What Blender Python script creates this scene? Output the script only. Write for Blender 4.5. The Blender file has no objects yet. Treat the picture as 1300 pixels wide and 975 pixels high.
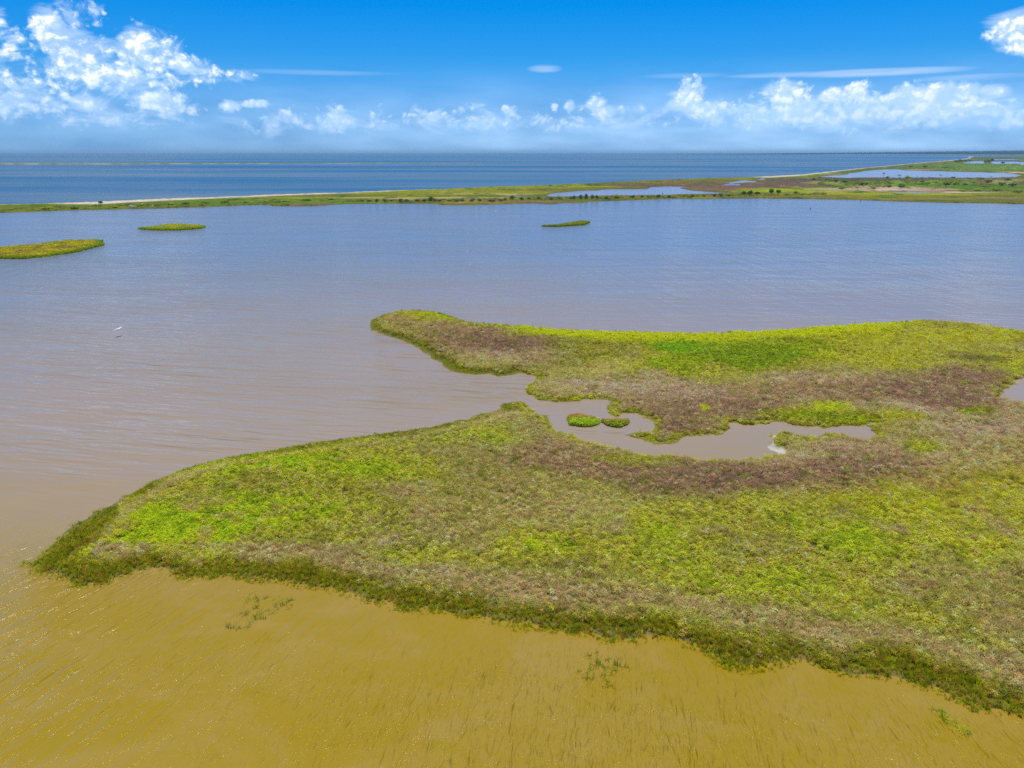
import bpy, bmesh, math, random
import numpy as np
from mathutils import Vector, Matrix

random.seed(7)
rng = np.random.default_rng(7)
S = bpy.context.scene
R = math.radians

# ------------------------------------------------------------------ camera
CAM_H = 30.0                       # a drone thirty metres above the lagoon
PW, PH, FPX = 1300.0, 975.0, 902.0
PITCH = math.atan((PH / 2 - 193.0) / FPX)
cam_data = bpy.data.cameras.new('camera')
cam = bpy.data.objects.new('camera', cam_data)
S.collection.objects.link(cam)
cam.location = (0, 0, CAM_H)
cam.rotation_euler = (math.pi / 2 - PITCH, 0, 0)
cam_data.sensor_fit = 'HORIZONTAL'
cam_data.sensor_width = 36.0
cam_data.lens = 36.0 * FPX / PW
cam_data.clip_start = 0.5
cam_data.clip_end = 200000
S.camera = cam

CP, SP = math.cos(PITCH), math.sin(PITCH)


def ray(px, py):
    """direction through a point of the photograph"""
    px = np.asarray(px, float); py = np.asarray(py, float)
    u = (px - PW / 2) / FPX
    v = (PH / 2 - py) / FPX
    return u, CP + v * SP, -SP + v * CP


def ground(px, py, z=0.0):
    """where that ray meets the level z"""
    dx, dy, dz = ray(px, py)
    t = (np.asarray(z, float) - CAM_H) / np.minimum(dz, -1e-5)
    return dx * t, dy * t


def project(x, y, z=0.0):
    dz = z - CAM_H
    depth = y * CP - dz * SP
    up = y * SP + dz * CP
    return PW / 2 + FPX * x / depth, PH / 2 - FPX * up / depth


def azel(px, py):
    dx, dy, dz = ray(px, py)
    return math.degrees(math.atan2(dx, dy)), math.degrees(math.atan2(dz, math.hypot(dx, dy)))


# ------------------------------------------------------------------ light and sky
SUN_EL, SUN_AZ = 78.0, 12.0        # degrees; azimuth from straight ahead, negative = left
S.view_settings.view_transform = 'Standard'
S.view_settings.look = 'None'
S.view_settings.exposure = 0.0
S.view_settings.gamma = 1.0
S.render.engine = 'CYCLES'
S.cycles.max_bounces = 6
S.cycles.diffuse_bounces = 2
S.cycles.glossy_bounces = 2
S.cycles.transmission_bounces = 3
S.cycles.transparent_max_bounces = 4
S.cycles.volume_bounces = 0
S.cycles.use_denoising = False
S.cycles.sample_clamp_indirect = 3.0
S.cycles.sample_clamp_direct = 6.0
S.cycles.use_adaptive_sampling = False

sun_data = bpy.data.lights.new('sun', 'SUN')
sun = bpy.data.objects.new('sun', sun_data)
S.collection.objects.link(sun)
sun_data.energy = 4.2
sun_data.angle = R(0.53)
sun_data.color = (1.0, 0.955, 0.88)
sdir = Vector((math.sin(R(SUN_AZ)) * math.cos(R(SUN_EL)), math.cos(R(SUN_AZ)) * math.cos(R(SUN_EL)), math.sin(R(SUN_EL))))
sun.rotation_euler = sdir.to_track_quat('Z', 'Y').to_euler()

W = bpy.data.worlds.new('World'); S.world = W; W.use_nodes = True


class NT:
    """tiny helper round a node tree"""
    def __init__(self, tree):
        self.t = tree; self.n = tree.nodes; self.l = tree.links

    def new(self, kind, **kw):
        node = self.n.new(kind)
        for k, v in kw.items():
            setattr(node, k, v)
        return node

    def put(self, sock, val):
        if val is None: return
        if isinstance(val, bpy.types.NodeSocket): self.l.new(val, sock)
        else: sock.default_value = val

    def math(self, op, a, b=None, c=None, clamp=False):
        m = self.new('ShaderNodeMath', operation=op, use_clamp=clamp)
        for i, v in enumerate((a, b, c)): self.put(m.inputs[i], v)
        return m.outputs[0]

    def vec(self, op, a, b=None, c=None):
        m = self.new('ShaderNodeVectorMath', operation=op)
        for i, v in enumerate((a, b, c)):
            if v is not None: self.put(m.inputs[i], v)
        return m.outputs['Value'] if op in ('DOT_PRODUCT', 'LENGTH', 'DISTANCE') else m.outputs[0]

    def mix(self, f, a, b, mode='MIX'):
        m = self.new('ShaderNodeMix', data_type='RGBA', blend_type=mode)
        self.put(m.inputs[0], f); self.put(m.inputs[6], a); self.put(m.inputs[7], b)
        return m.outputs[2]

    def smooth(self, x, a, b, lo=0.0, hi=1.0):
        m = self.new('ShaderNodeMapRange', interpolation_type='SMOOTHSTEP')
        self.put(m.inputs[0], x)
        for i, v in enumerate((a, b, lo, hi)): m.inputs[i + 1].default_value = v
        return m.outputs[0]

    def noise(self, v, scale, detail=4, rough=0.5, dist=0.0, dims='3D'):
        m = self.new('ShaderNodeTexNoise', noise_dimensions=dims)
        self.put(m.inputs['Vector'], v); m.inputs['Scale'].default_value = scale
        m.inputs['Detail'].default_value = detail; m.inputs['Roughness'].default_value = rough
        m.inputs['Distortion'].default_value = dist
        return m.outputs[0]

    def combine(self, x, y, z=0.0):
        m = self.new('ShaderNodeCombineXYZ')
        for i, v in enumerate((x, y, z)): self.put(m.inputs[i], v)
        return m.outputs[0]

    def split(self, v):
        m = self.new('ShaderNodeSeparateXYZ'); self.put(m.inputs[0], v)
        return m.outputs


def lin(r, g, b):
    f = lambda c: (c / 255 / 12.92) if c <= 10.3 else ((c / 255 + 0.055) / 1.055) ** 2.4
    return (f(r), f(g), f(b))


w = NT(W.node_tree); w.n.clear()
sky = w.new('ShaderNodeTexSky', sky_type='NISHITA', sun_disc=False)
sky.sun_elevation = R(SUN_EL); sky.sun_rotation = R(SUN_AZ)
sky.altitude = 30; sky.air_density = 1.0; sky.dust_density = 0.4; sky.ozone_density = 3.0
tc = w.new('ShaderNodeTexCoord')
dx_, dy_, dz_ = w.split(tc.outputs['Generated'])[:3]
az = w.math('MULTIPLY', w.math('ARCTAN2', dx_, dy_), 57.29578)
el = w.math('MULTIPLY', w.math('ARCSINE', dz_), 57.29578)
# clear air: deep saturated blue aloft, paler towards the horizon
hs = w.new('ShaderNodeHueSaturation'); hs.inputs['Saturation'].default_value = 1.0
w.put(hs.inputs['Color'], sky.outputs[0])
tint = w.new('ShaderNodeValToRGB')
w.put(tint.inputs[0], w.math('DIVIDE', el, 30.0, clamp=True))
SKY_STOPS = [(0.0, (0.18, 0.52, 1.35)), (0.1, (0.20, 0.56, 1.2)), (0.2, (0.09, 0.60, 1.18)),
             (0.33, (0.0, 0.57, 1.2)), (1.0, (0.06, 0.6, 1.1))]
tint.color_ramp.elements[0].position = SKY_STOPS[0][0]; tint.color_ramp.elements[0].color = (*SKY_STOPS[0][1], 1)
tint.color_ramp.elements[1].position = SKY_STOPS[-1][0]; tint.color_ramp.elements[1].color = (*SKY_STOPS[-1][1], 1)
for p_, c_ in SKY_STOPS[1:-1]:
    e_ = tint.color_ramp.elements.new(p_); e_.color = (*c_, 1)
clear = w.mix(1.0, hs.outputs[0], tint.outputs[0], 'MULTIPLY')
SKY_STRENGTH = 0.11

# cumulus: envelopes (azimuth, elevation, half width, half height, weight) carved by noise
P = w.combine(az, el, 0.0)
CL = [(62, 40, 24, 26, 1.15), (75, 62, 26, 24, 0.8), (112, 72, 55, 26, 0.62), (175, 55, 26, 24, 1.0), (190, 70, 42, 26, 0.8),
      (100, 92, 60, 20, 0.85), (150, 92, 80, 26, 0.75), (218, 90, 60, 20, 0.8), (275, 92, 40, 7, 0.5),
      (20, 62, 48, 22, 0.6), (8, 105, 26, 22, 0.7), (100, 22, 22, 24, 0.45), (118, 10, 12, 14, 0.45), (2, 25, 10, 12, 0.5),
      (60, 105, 60, 20, 0.55), (90, 132, 44, 15, 0.85), (200, 127, 40, 12, 0.95), (225, 138, 28, 10, 0.7), (20, 140, 50, 14, 0.6), (150, 152, 90, 14, 0.55),
      (292, 136, 14, 8, 0.9), (325, 132, 20, 6, 1.1), (340, 160, 22, 12, 0.7), (375, 150, 26, 13, 0.65), (432, 148, 24, 14, 0.7), (486, 146, 20, 11, 0.5),
      (550, 150, 18, 9, 0.7), (604, 138, 12, 7, 0.5), (648, 142, 12, 8, 0.8), (674, 147, 12, 9, 0.5), (704, 137, 5, 7, 0.7), (722, 138, 7, 9, 0.8),
      (757, 130, 12, 11, 0.9), (775, 141, 22, 8, 0.65), (812, 138, 10, 7, 0.6), (640, 152, 190, 13, 0.5), (420, 155, 120, 12, 0.5),
      (872, 122, 22, 20, 1.05), (900, 140, 26, 16, 0.85), (955, 140, 34, 16, 0.7), (1000, 120, 26, 20, 1.1), (1008, 138, 44, 18, 0.85),
      (1062, 125, 26, 14, 0.9), (1090, 116, 18, 14, 1.0), (1110, 132, 40, 16, 0.85), (1165, 125, 36, 20, 1.05), (1190, 114, 20, 12, 0.9),
      (1225, 118, 16, 12, 0.85), (1262, 116, 20, 8, 0.8), (1205, 142, 60, 16, 0.8), (1270, 148, 50, 16, 0.7), (1080, 146, 210, 20, 0.85),
      (1292, 38, 40, 22, 1.1), (1320, 50, 40, 22, 1.1)]
env = None
for cx, cy, rx, ry, wt in CL:
    a0, e0 = azel(cx, cy)
    sx = abs(azel(cx + rx, cy)[0] - azel(cx - rx, cy)[0]) / 2
    sy = abs(azel(cx, cy + ry)[1] - azel(cx, cy - ry)[1]) / 2
    d = w.vec('MULTIPLY', w.vec('SUBTRACT', P, (a0, e0, 0)), (1 / sx / 1.25, 1 / sy / 1.25, 0))
    v_ = w.math('MULTIPLY_ADD', w.vec('DOT_PRODUCT', d, d), -wt, wt)
    env = v_ if env is None else w.math('SMOOTH_MAX', env, v_, 0.25)
# the same fair-weather cumulus goes on round the rest of the horizon
band = w.math('SUBTRACT', w.math('MULTIPLY', w.math('SUBTRACT', w.noise(P, 0.09, 2, 0.5, dims='2D'), 0.36), 3.0),
              w.math('POWER', w.math('ABSOLUTE', w.math('DIVIDE', w.math('SUBTRACT', el, 4.0), 4.5)), 2.0))
outside = w.smooth(w.math('ABSOLUTE', az), 38, 46)
band = w.math('SUBTRACT', w.math('MULTIPLY', band, 1.0), w.math('MULTIPLY', w.math('SUBTRACT', 1.0, outside), 4.0))
env = w.math('MAXIMUM', env, band)


def puff(offset):
    q = w.vec('ADD', P, offset)
    wob = w.new('ShaderNodeTexNoise', noise_dimensions='2D')
    w.put(wob.inputs['Vector'], q); wob.inputs['Scale'].default_value = 0.5; wob.inputs['Detail'].default_value = 3
    q2 = w.vec('ADD', q, w.vec('MULTIPLY', w.vec('SUBTRACT', wob.outputs['Color'], (0.5, 0.5, 0.5)), (1.1, 0.9, 0)))
    q2 = w.vec('MULTIPLY', q2, (1.0, 1.25, 1.0))
    n1 = w.noise(q2, 0.72, 8, 0.58, dims='2D')
    vo = w.new('ShaderNodeTexVoronoi', feature='F1', voronoi_dimensions='2D')
    w.put(vo.inputs['Vector'], q2); vo.inputs['Scale'].default_value = 1.25
    vo.inputs['Detail'].default_value = 3.0; vo.inputs['Roughness'].default_value = 0.55
    return w.math('ADD', w.math('MULTIPLY', w.math('SUBTRACT', n1, 0.5), 2.7),
                  w.math('MULTIPLY', w.math('SUBTRACT', 0.42, vo.outputs['Distance']), 0.8))


pf = puff((0, 0, 0)); pf_l = puff((-0.14, 0.34, 0))
dens = w.math('ADD', w.math('MULTIPLY', env, 0.95), w.math("SUBTRACT", w.math("MULTIPLY", pf, 0.80), 0.0))
alpha = w.smooth(dens, -0.08, 0.66)
soft = w.noise(w.vec('MULTIPLY', P, (0.8, 1.5, 1)), 0.35, 6, 0.6, 0.6, dims='2D')
alpha2 = w.smooth(w.math('ADD', w.math('MULTIPLY', env, 1.1), w.math('MULTIPLY', w.math('SUBTRACT', soft, 0.5), 4.4)), 0.05, 1.25, 0.0, 0.66)
relief = w.math('SUBTRACT', pf, pf_l)
core = w.smooth(dens, 0.25, 1.0)
lit = w.math('ADD', w.math('MULTIPLY', relief, 0.95), w.math('MULTIPLY', core, 0.55), clamp=True)
lit = w.math('ADD', lit, 0.02, clamp=True)
low = w.smooth(el, 0.5, 7.5)                      # distant cloud low down is veiled by air
cl_sh = w.mix(low, (5.6, 7.7, 10.4, 1), (5.0, 7.0, 9.9, 1))
cl_hi = w.mix(low, (7.6, 8.9, 10.6, 1), (10.4, 10.8, 11.2, 1))
cloud_col = w.mix(lit, cl_sh, cl_hi)
alpha = w.math('MULTIPLY', alpha, w.smooth(el, 0.3, 5.0, 0.22, 0.97))
# high thin streaks of ice cloud
ci = w.noise(w.vec('MULTIPLY', P, (0.10, 2.2, 1)), 1.0, 5, 0.62, dims='2D')
cirr = None
for cx, cy, rx, ry, wt in [(1110, 92, 130, 6, 0.85), (1000, 95, 90, 4, 0.5), (692, 87, 24, 6, 0.6), (1240, 98, 90, 5, 0.4), (870, 96, 60, 4, 0.25), (400, 92, 120, 4, 0.25)]:
    a0, e0 = azel(cx, cy)
    sx = abs(azel(cx + rx, cy)[0] - azel(cx - rx, cy)[0]) / 2; sy = abs(azel(cx, cy + ry)[1] - azel(cx, cy - ry)[1]) / 2
    d = w.vec('MULTIPLY', w.vec('SUBTRACT', P, (a0, e0, 0)), (1 / sx, 1 / sy, 0))
    v_ = w.math('MULTIPLY', w.math('SUBTRACT', 1.0, w.vec('DOT_PRODUCT', d, d)), wt)
    cirr = v_ if cirr is None else w.math('MAXIMUM', cirr, v_)
cirr = w.math('MULTIPLY', w.math('MAXIMUM', cirr, 0.0), w.smooth(ci, 0.25, 0.6, 0.35, 1.0), clamp=True)
veil = w.math('MULTIPLY', w.math('MULTIPLY', w.smooth(el, 0.0, 7.0, 0.9, 0.0), w.noise(w.vec('MULTIPLY', P, (0.5, 2.0, 1)), 0.25, 3, dims='2D')), w.smooth(az, -40, 30, 0.5, 1.1))
base = w.mix(veil, clear, (5.6, 8.7, 12.6, 1))
base = w.mix(w.math('MULTIPLY', cirr, 0.7), base, (6.8, 8.2, 10.0, 1))
alpha2 = w.math('MULTIPLY', alpha2, w.smooth(el, 0.3, 4.0, 0.35, 1.0))
skycol = w.mix(alpha2, base, cl_sh)
skycol = w.mix(alpha, skycol, cloud_col)
bg = w.new('ShaderNodeBackground'); w.put(bg.inputs[0], skycol); bg.inputs[1].default_value = SKY_STRENGTH
wo = w.new('ShaderNodeOutputWorld'); w.l.new(bg.outputs[0], wo.inputs[0])
W.cycles.sampling_method = 'MANUAL'; W.cycles.sample_map_resolution = 512

# ------------------------------------------------------------------ helpers
def tag(o, label=None, cat=None, group=None, kind=None):
    if label: o['label'] = label
    if cat: o['category'] = cat
    if group: o['group'] = group
    if kind: o['kind'] = kind
    return o


def link(name, data, parent=None, loc=None):
    o = bpy.data.objects.new(name, data); S.collection.objects.link(o)
    if parent is not None: o.parent = parent
    if loc is not None: o.location = loc
    return o


def mesh_from(name, verts, faces, mat=None, smooth=False):
    me = bpy.data.meshes.new(name)
    verts = np.asarray(verts, np.float32)
    me.vertices.add(len(verts)); me.vertices.foreach_set('co', verts.ravel())
    if len(faces):
        faces = np.asarray(faces, np.int32); k = faces.shape[1]
        me.loops.add(faces.size); me.loops.foreach_set('vertex_index', faces.ravel())
        me.polygons.add(len(faces))
        me.polygons.foreach_set('loop_start', np.arange(0, faces.size, k, dtype=np.int32))
        me.polygons.foreach_set('loop_total', np.full(len(faces), k, np.int32))
        if smooth: me.polygons.foreach_set('use_smooth', np.ones(len(faces), bool))
    me.update(calc_edges=True)
    if mat: me.materials.append(mat)
    return me


def set_color(me, name, rgb):
    a = me.attributes.new(name, 'FLOAT_COLOR', 'POINT')
    col = np.ones((len(rgb), 4), np.float32); col[:, :3] = rgb
    a.data.foreach_set('color', col.ravel())


def hash2(ix, iy, seed):
    h = (ix.astype(np.int64) * 374761393 + iy.astype(np.int64) * 668265263 + seed * 974711) & 0xffffffff
    h = ((h ^ (h >> 13)) * 1274126177) & 0xffffffff
    h = h ^ (h >> 16)
    return (h & 0xffff) / 65535.0


def vnoise(x, y, seed=0):
    ix = np.floor(x); iy = np.floor(y); fx = x - ix; fy = y - iy
    fx = fx * fx * (3 - 2 * fx); fy = fy * fy * (3 - 2 * fy)
    a = hash2(ix, iy, seed); b = hash2(ix + 1, iy, seed); c = hash2(ix, iy + 1, seed); d = hash2(ix + 1, iy + 1, seed)
    return (a * (1 - fx) + b * fx) * (1 - fy) + (c * (1 - fx) + d * fx) * fy


def fbm(x, y, scale, octs=4, seed=0, gain=0.55):
    x = np.asarray(x, float) / scale; y = np.asarray(y, float) / scale
    s = 0; a = 1; t = 0
    for o in range(octs):
        s = s + a * vnoise(x + 17.3 * o, y - 9.1 * o, seed + o); t += a; a *= gain
        x = x * 1.93 + 0.31 * y; y = y * 1.93 - 0.31 * x * 0.5
    return s / t


def sdf(px, py, poly):
    """signed distance to a closed outline, positive inside"""
    px = np.asarray(px, float); py = np.asarray(py, float)
    best = np.full(px.shape, 1e18); inside = np.zeros(px.shape, bool)
    n = len(poly)
    for i in range(n):
        x0, y0 = poly[i]; x1, y1 = poly[(i + 1) % n]
        ex, ey = x1 - x0, y1 - y0
        L = ex * ex + ey * ey
        if L < 1e-12: continue
        t = np.clip(((px - x0) * ex + (py - y0) * ey) / L, 0, 1)
        d = (px - x0 - t * ex) ** 2 + (py - y0 - t * ey) ** 2
        best = np.minimum(best, d)
        c = (y0 > py) != (y1 > py)
        if y1 != y0:
            inside ^= c & (px < ex * (py - y0) / (y1 - y0) + x0)
    return np.where(inside, 1, -1) * np.sqrt(best)


K_ALB = 0.62     # display colour of a sunlit surface -> its own colour
def alb(c, k=K_ALB): return np.array(lin(*c)) * k


# ------------------------------------------------------------------ materials
def new_mat(name):
    m = bpy.data.materials.new(name); m.use_nodes = True
    t = NT(m.node_tree); t.n.clear()
    out = t.new('ShaderNodeOutputMaterial')
    return m, t, out


def plain(name, col, rough=0.8, noise=0.25, scale=3.0):
    m, t, out = new_mat(name)
    g = t.new('ShaderNodeTexCoord')
    n = t.noise(g.outputs['Object'], scale, 5, 0.6)
    b = t.new('ShaderNodeBsdfPrincipled')
    f = t.smooth(n, 0.3, 0.7)
    c = t.mix(f, (*[v * (1 - noise) for v in col], 1), (*[min(1, v * (1 + noise)) for v in col], 1))
    t.put(b.inputs['Base Color'], c); b.inputs['Roughness'].default_value = rough
    t.l.new(b.outputs[0], out.inputs[0])
    return m


# foliage of instanced tufts: colour comes from each plant's own tint
def foliage_mat(name, inst=True, trans=0.3):
    m, t, out = new_mat(name)
    at = t.new('ShaderNodeAttribute', attribute_type='INSTANCER' if inst else 'GEOMETRY', attribute_name='tint')
    v = t.new('ShaderNodeAttribute', attribute_type='GEOMETRY', attribute_name='leafv')
    col = t.mix(1.0, at.outputs['Color'], v.outputs['Color'], 'MULTIPLY')
    b = t.new('ShaderNodeBsdfPrincipled'); t.put(b.inputs['Base Color'], col)
    b.inputs['Roughness'].default_value = 0.6; b.inputs['Specular IOR Level'].default_value = 0.25
    tr = t.new('ShaderNodeBsdfTranslucent'); t.put(tr.inputs[0], col)
    mx = t.new('ShaderNodeMixShader'); mx.inputs[0].default_value = trans
    t.l.new(b.outputs[0], mx.inputs[1]); t.l.new(tr.outputs[0], mx.inputs[2]); t.l.new(mx.outputs[0], out.inputs[0])
    return m


M_leaf = foliage_mat('marsh_foliage', True, 0.45)
M_leaf_geo = foliage_mat('shrub_foliage', False)


def land_mat(name, bump=0.3, bscale=3.0, patch=0.35):
    m, t, out = new_mat(name)
    at = t.new('ShaderNodeAttribute', attribute_type='GEOMETRY', attribute_name='tint')
    geo = t.new('ShaderNodeNewGeometry')
    n1 = t.noise(geo.outputs['Position'], bscale, 6, 0.65)
    n2 = t.noise(geo.outputs['Position'], bscale * 0.17, 5, 0.6)
    f = t.math('ADD', t.math('MULTIPLY', t.math('SUBTRACT', n1, 0.5), patch * 4), t.math('MULTIPLY', t.math('SUBTRACT', n2, 0.5), patch * 3))
    f = t.math('ADD', f, 1.0)
    vv = t.combine(f, f, f)
    col = t.mix(1.0, at.outputs['Color'], vv, 'MULTIPLY')
    b = t.new('ShaderNodeBsdfPrincipled'); t.put(b.inputs['Base Color'], col)
    b.inputs['Roughness'].default_value = 0.9; b.inputs['Specular IOR Level'].default_value = 0.1
    bp = t.new('ShaderNodeBump'); bp.inputs['Strength'].default_value = bump; bp.inputs['Distance'].default_value = 0.3
    t.put(bp.inputs['Height'], n1); t.put(b.inputs['Normal'], bp.outputs[0])
    t.l.new(b.outputs[0], out.inputs[0])
    return m


M_marsh = land_mat('marsh_soil', 0.5, 3.0, 0.3)
M_far = land_mat('coastal_land', 0.3, 0.35, 0.35)


# ------------------------------------------------------------------ water
def crest_angle(px, py, slope_deg):
    """world heading of a crest that shows at this slope in the photograph"""
    a = R(slope_deg); x0, y0 = ground(px, py); x1, y1 = ground(px + 6 * math.cos(a), py - 6 * math.sin(a))
    return math.atan2(float(y1 - y0), float(x1 - x0))


def wave_layer(t, pos, ang, wl, stretch, seed, detail=2, rough=0.55):
    """irregular ripples: crests run along ang, wl metres apart"""
    mp = t.new('ShaderNodeMapping'); mp.vector_type = 'POINT'
    t.put(mp.inputs['Vector'], pos)
    mp.inputs['Rotation'].default_value = (0, 0, -ang)
    q = t.vec('MULTIPLY', mp.outputs[0], (1 / (wl * stretch), 1 / wl, 1))
    q = t.vec('ADD', q, (seed * 13.7, seed * 5.1, seed * 3.3))
    return t.noise(q, 1.0, detail, rough, 0.35)


def gauss(t, pos, cx, cy, r):
    d = t.vec('MULTIPLY', t.vec('SUBTRACT', pos, (cx, cy, 0)), (1 / r[0], 1 / r[1], 0))
    return t.math('EXPONENT', t.math('MULTIPLY', t.vec('DOT_PRODUCT', d, d), -1.0))


def water_lagoon():
    m, t, out = new_mat('lagoon_water')
    geo = t.new('ShaderNodeNewGeometry'); pos = geo.outputs['Position']
    x, y, z = t.split(pos)[:3]
    # sediment: yellow silt stirred up on the near shallow side, greyer further out
    n = t.noise(pos, 0.035, 4, 0.55)
    yy = t.math('ADD', y, t.math('MULTIPLY', t.math('SUBTRACT', n, 0.5), 26))
    yy = t.math('ADD', yy, t.math('MULTIPLY', x, -0.12))
    f1 = t.smooth(yy, 38, 76)
    f2 = t.smooth(yy, 75, 260)
    c = t.mix(f1, (0.318, 0.203, 0.004, 1), (0.345, 0.25, 0.16, 1))
    c = t.mix(f2, c, (0.18, 0.205, 0.25, 1))
    n3 = t.noise(t.vec('MULTIPLY', pos, (0.3, 1.0, 1)), 0.02, 5, 0.6)
    c = t.mix(t.smooth(n3, 0.35, 0.7, 0.0, 0.25), c, t.mix(f1, (0.25, 0.17, 0.012, 1), (0.24, 0.20, 0.14, 1)))
    n4 = t.noise(t.vec('MULTIPLY', pos, (0.6, 1.0, 1)), 0.22, 5, 0.62, 0.8)
    c = t.mix(t.math('MULTIPLY', t.smooth(n4, 0.40, 0.70, 0.0, 0.32), t.smooth(y, 90, 50)), c, (0.385, 0.25, 0.075, 1))
    b = t.new('ShaderNodeBsdfPrincipled'); t.put(b.inputs['Base Color'], c)
    t.put(b.inputs['Roughness'], t.math('ADD', t.smooth(y, 22, 60, 0.05, 0.12), t.smooth(y, 60, 350, 0.0, 0.1))); b.inputs['IOR'].default_value = 1.33
    # three wave trains bent round the marsh
    aA = crest_angle(700, 900, 82); aB = crest_angle(60, 800, 30); aC = crest_angle(250, 520, -4); aD = crest_angle(1100, 340, -14)
    aE = crest_angle(1200, 930, -48)
    gA = gauss(t, pos, 8, 28, (26, 18)); gE = gauss(t, pos, 34, 30, (18, 16))
    gB = gauss(t, pos, -34, 38, (22, 16)); gC = t.math('MULTIPLY', t.smooth(y, 50, 75), t.smooth(x, 25, -20, 0.25, 1.0)); gD = t.math('MULTIPLY', t.smooth(y, 90, 180), 0.9)
    h = None
    for g, a, wl, st, sd in [(gA, aA, 0.62, 3.2, 1), (gA, aA, 0.24, 3.0, 2), (gE, aE, 0.66, 3.6, 7), (gE, aE, 0.26, 3.0, 8), (gB, aB, 0.72, 5.0, 3), (gB, aB, 0.28, 4.0, 4),
                             (gC, aC, 1.5, 7.0, 5), (gC, aC, 0.6, 5.0, 9), (gD, aD, 3.2, 6.0, 6)]:
        lay = wave_layer(t, pos, a, wl, st, sd)
        amp = {0.62: 0.85, 0.66: 0.85, 0.24: 0.2, 0.26: 0.2, 0.72: 0.72, 0.28: 0.22, 1.5: 1.7, 0.6: 0.5, 3.2: 2.4}[wl]
        v = t.math('MULTIPLY', t.math('MULTIPLY', lay, g), amp * {3: 1.7, 4: 1.4, 5: .8, 9: .4, 6: .36}.get(sd, 1.2))
        h = v if h is None else t.math('ADD', h, v)
    chop = t.noise(pos, 5.5, 4, 0.65)
    h = t.math('ADD', h, t.math('MULTIPLY', chop, t.smooth(y, 25, 80, 0.07, 0.012)))
    calm = t.smooth(t.noise(t.vec('MULTIPLY', pos, (0.5, 1.2, 1)), 0.045, 3, 0.5), 0.3, 0.7, 0.45, 1.25)
    h = t.math('MULTIPLY', h, calm)
    bp = t.new('ShaderNodeBump'); bp.inputs['Strength'].default_value = 1.0; bp.inputs['Distance'].default_value = 0.6
    t.put(bp.inputs['Height'], h); t.put(b.inputs['Normal'], bp.outputs[0])
    t.l.new(b.outputs[0], out.inputs[0])
    return m


def water_bay():
    m, t, out = new_mat('bay_water')
    geo = t.new('ShaderNodeNewGeometry'); pos = geo.outputs['Position']
    x, y, z = t.split(pos)[:3]
    n = t.noise(t.vec('MULTIPLY', pos, (0.0006, 0.0035, 1)), 1.0, 5, 0.6)
    n2 = t.noise(t.vec('MULTIPLY', pos, (0.004, 0.02, 1)), 1.0, 4, 0.6)
    c = t.mix(t.smooth(n, 0.38, 0.6), (0.02, 0.115, 0.20, 1), (0.14, 0.20, 0.21, 1))
    c = t.mix(t.smooth(n2, 0.35, 0.7, 0, 0.5), c, (0.035, 0.10, 0.24, 1))
    b = t.new('ShaderNodeBsdfPrincipled'); t.put(b.inputs['Base Color'], c)
    b.inputs['Roughness'].default_value = 0.38; b.inputs['IOR'].default_value = 1.33
    h = t.math('ADD', t.noise(t.vec('MULTIPLY', pos, (0.10, 0.35, 1)), 1.0, 5, 0.65), t.math('MULTIPLY', t.noise(pos, 0.9, 3, 0.6), 0.35))
    bp = t.new('ShaderNodeBump'); bp.inputs['Strength'].default_value = 1.0; bp.inputs['Distance'].default_value = 1.1
    t.put(bp.inputs['Height'], h); t.put(b.inputs['Normal'], bp.outputs[0])
    t.l.new(b.outputs[0], out.inputs[0])
    return m


M_lagoon = water_lagoon(); M_bay = water_bay()

# a line down the middle of the barrier strip parts lagoon from bay
MID = [(-900, 262), (-300, 266), (0, 266), (160, 261), (330, 255), (500, 250), (680, 244), (800, 236), (900, 231), (1000, 226.5), (1015, 225.5),
       (1045, 221), (1080, 217), (1120, 213), (1160, 210), (1200, 206.5), (1240, 203), (1300, 201), (1700, 201)]
mid_w = [tuple(float(v) for v in ground(a, b)) for a, b in MID]
FAR = 42000.0
vs = []; fs = []
nseg = len(mid_w)
for (x, y) in mid_w: vs.append((x, y, 0))
for (x, y) in mid_w: vs.append((x, -60.0, 0))
for i in range(nseg - 1): fs.append((nseg + i, nseg + i + 1, i + 1, i))
me = mesh_from('lagoon', vs, fs, M_lagoon)
tag(link('lagoon', me), kind='structure')
vs = []; fs = []
mw2 = [(-FAR, mid_w[0][1], )] + mid_w + [(FAR, mid_w[-1][1])]
for (x, y) in mw2: vs.append((x, y, 0))
for (x, y) in mw2: vs.append((x * 1.0 if abs(x) >= FAR else x * 12, FAR, 0))
k = len(mw2)
vs = [(x, y, 0) for (x, y) in mw2] + [(-FAR + i * 2 * FAR / (k - 1), FAR, 0) for i in range(k)]
for i in range(k - 1): fs.append((i, i + 1, k + i + 1, k + i))
me = mesh_from('bay', vs, fs, M_bay)
tag(link('bay', me), kind='structure')
# sea bed under everything, out to the horizon
me = mesh_from('ground', [(-FAR, -200, -0.6), (FAR, -200, -0.6), (FAR, FAR, -0.6), (-FAR, FAR, -0.6)], [(0, 1, 2, 3)], plain('silt', (0.2, 0.16, 0.09), 0.95, 0.2, 0.2))
tag(link('ground', me), kind='structure')

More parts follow.
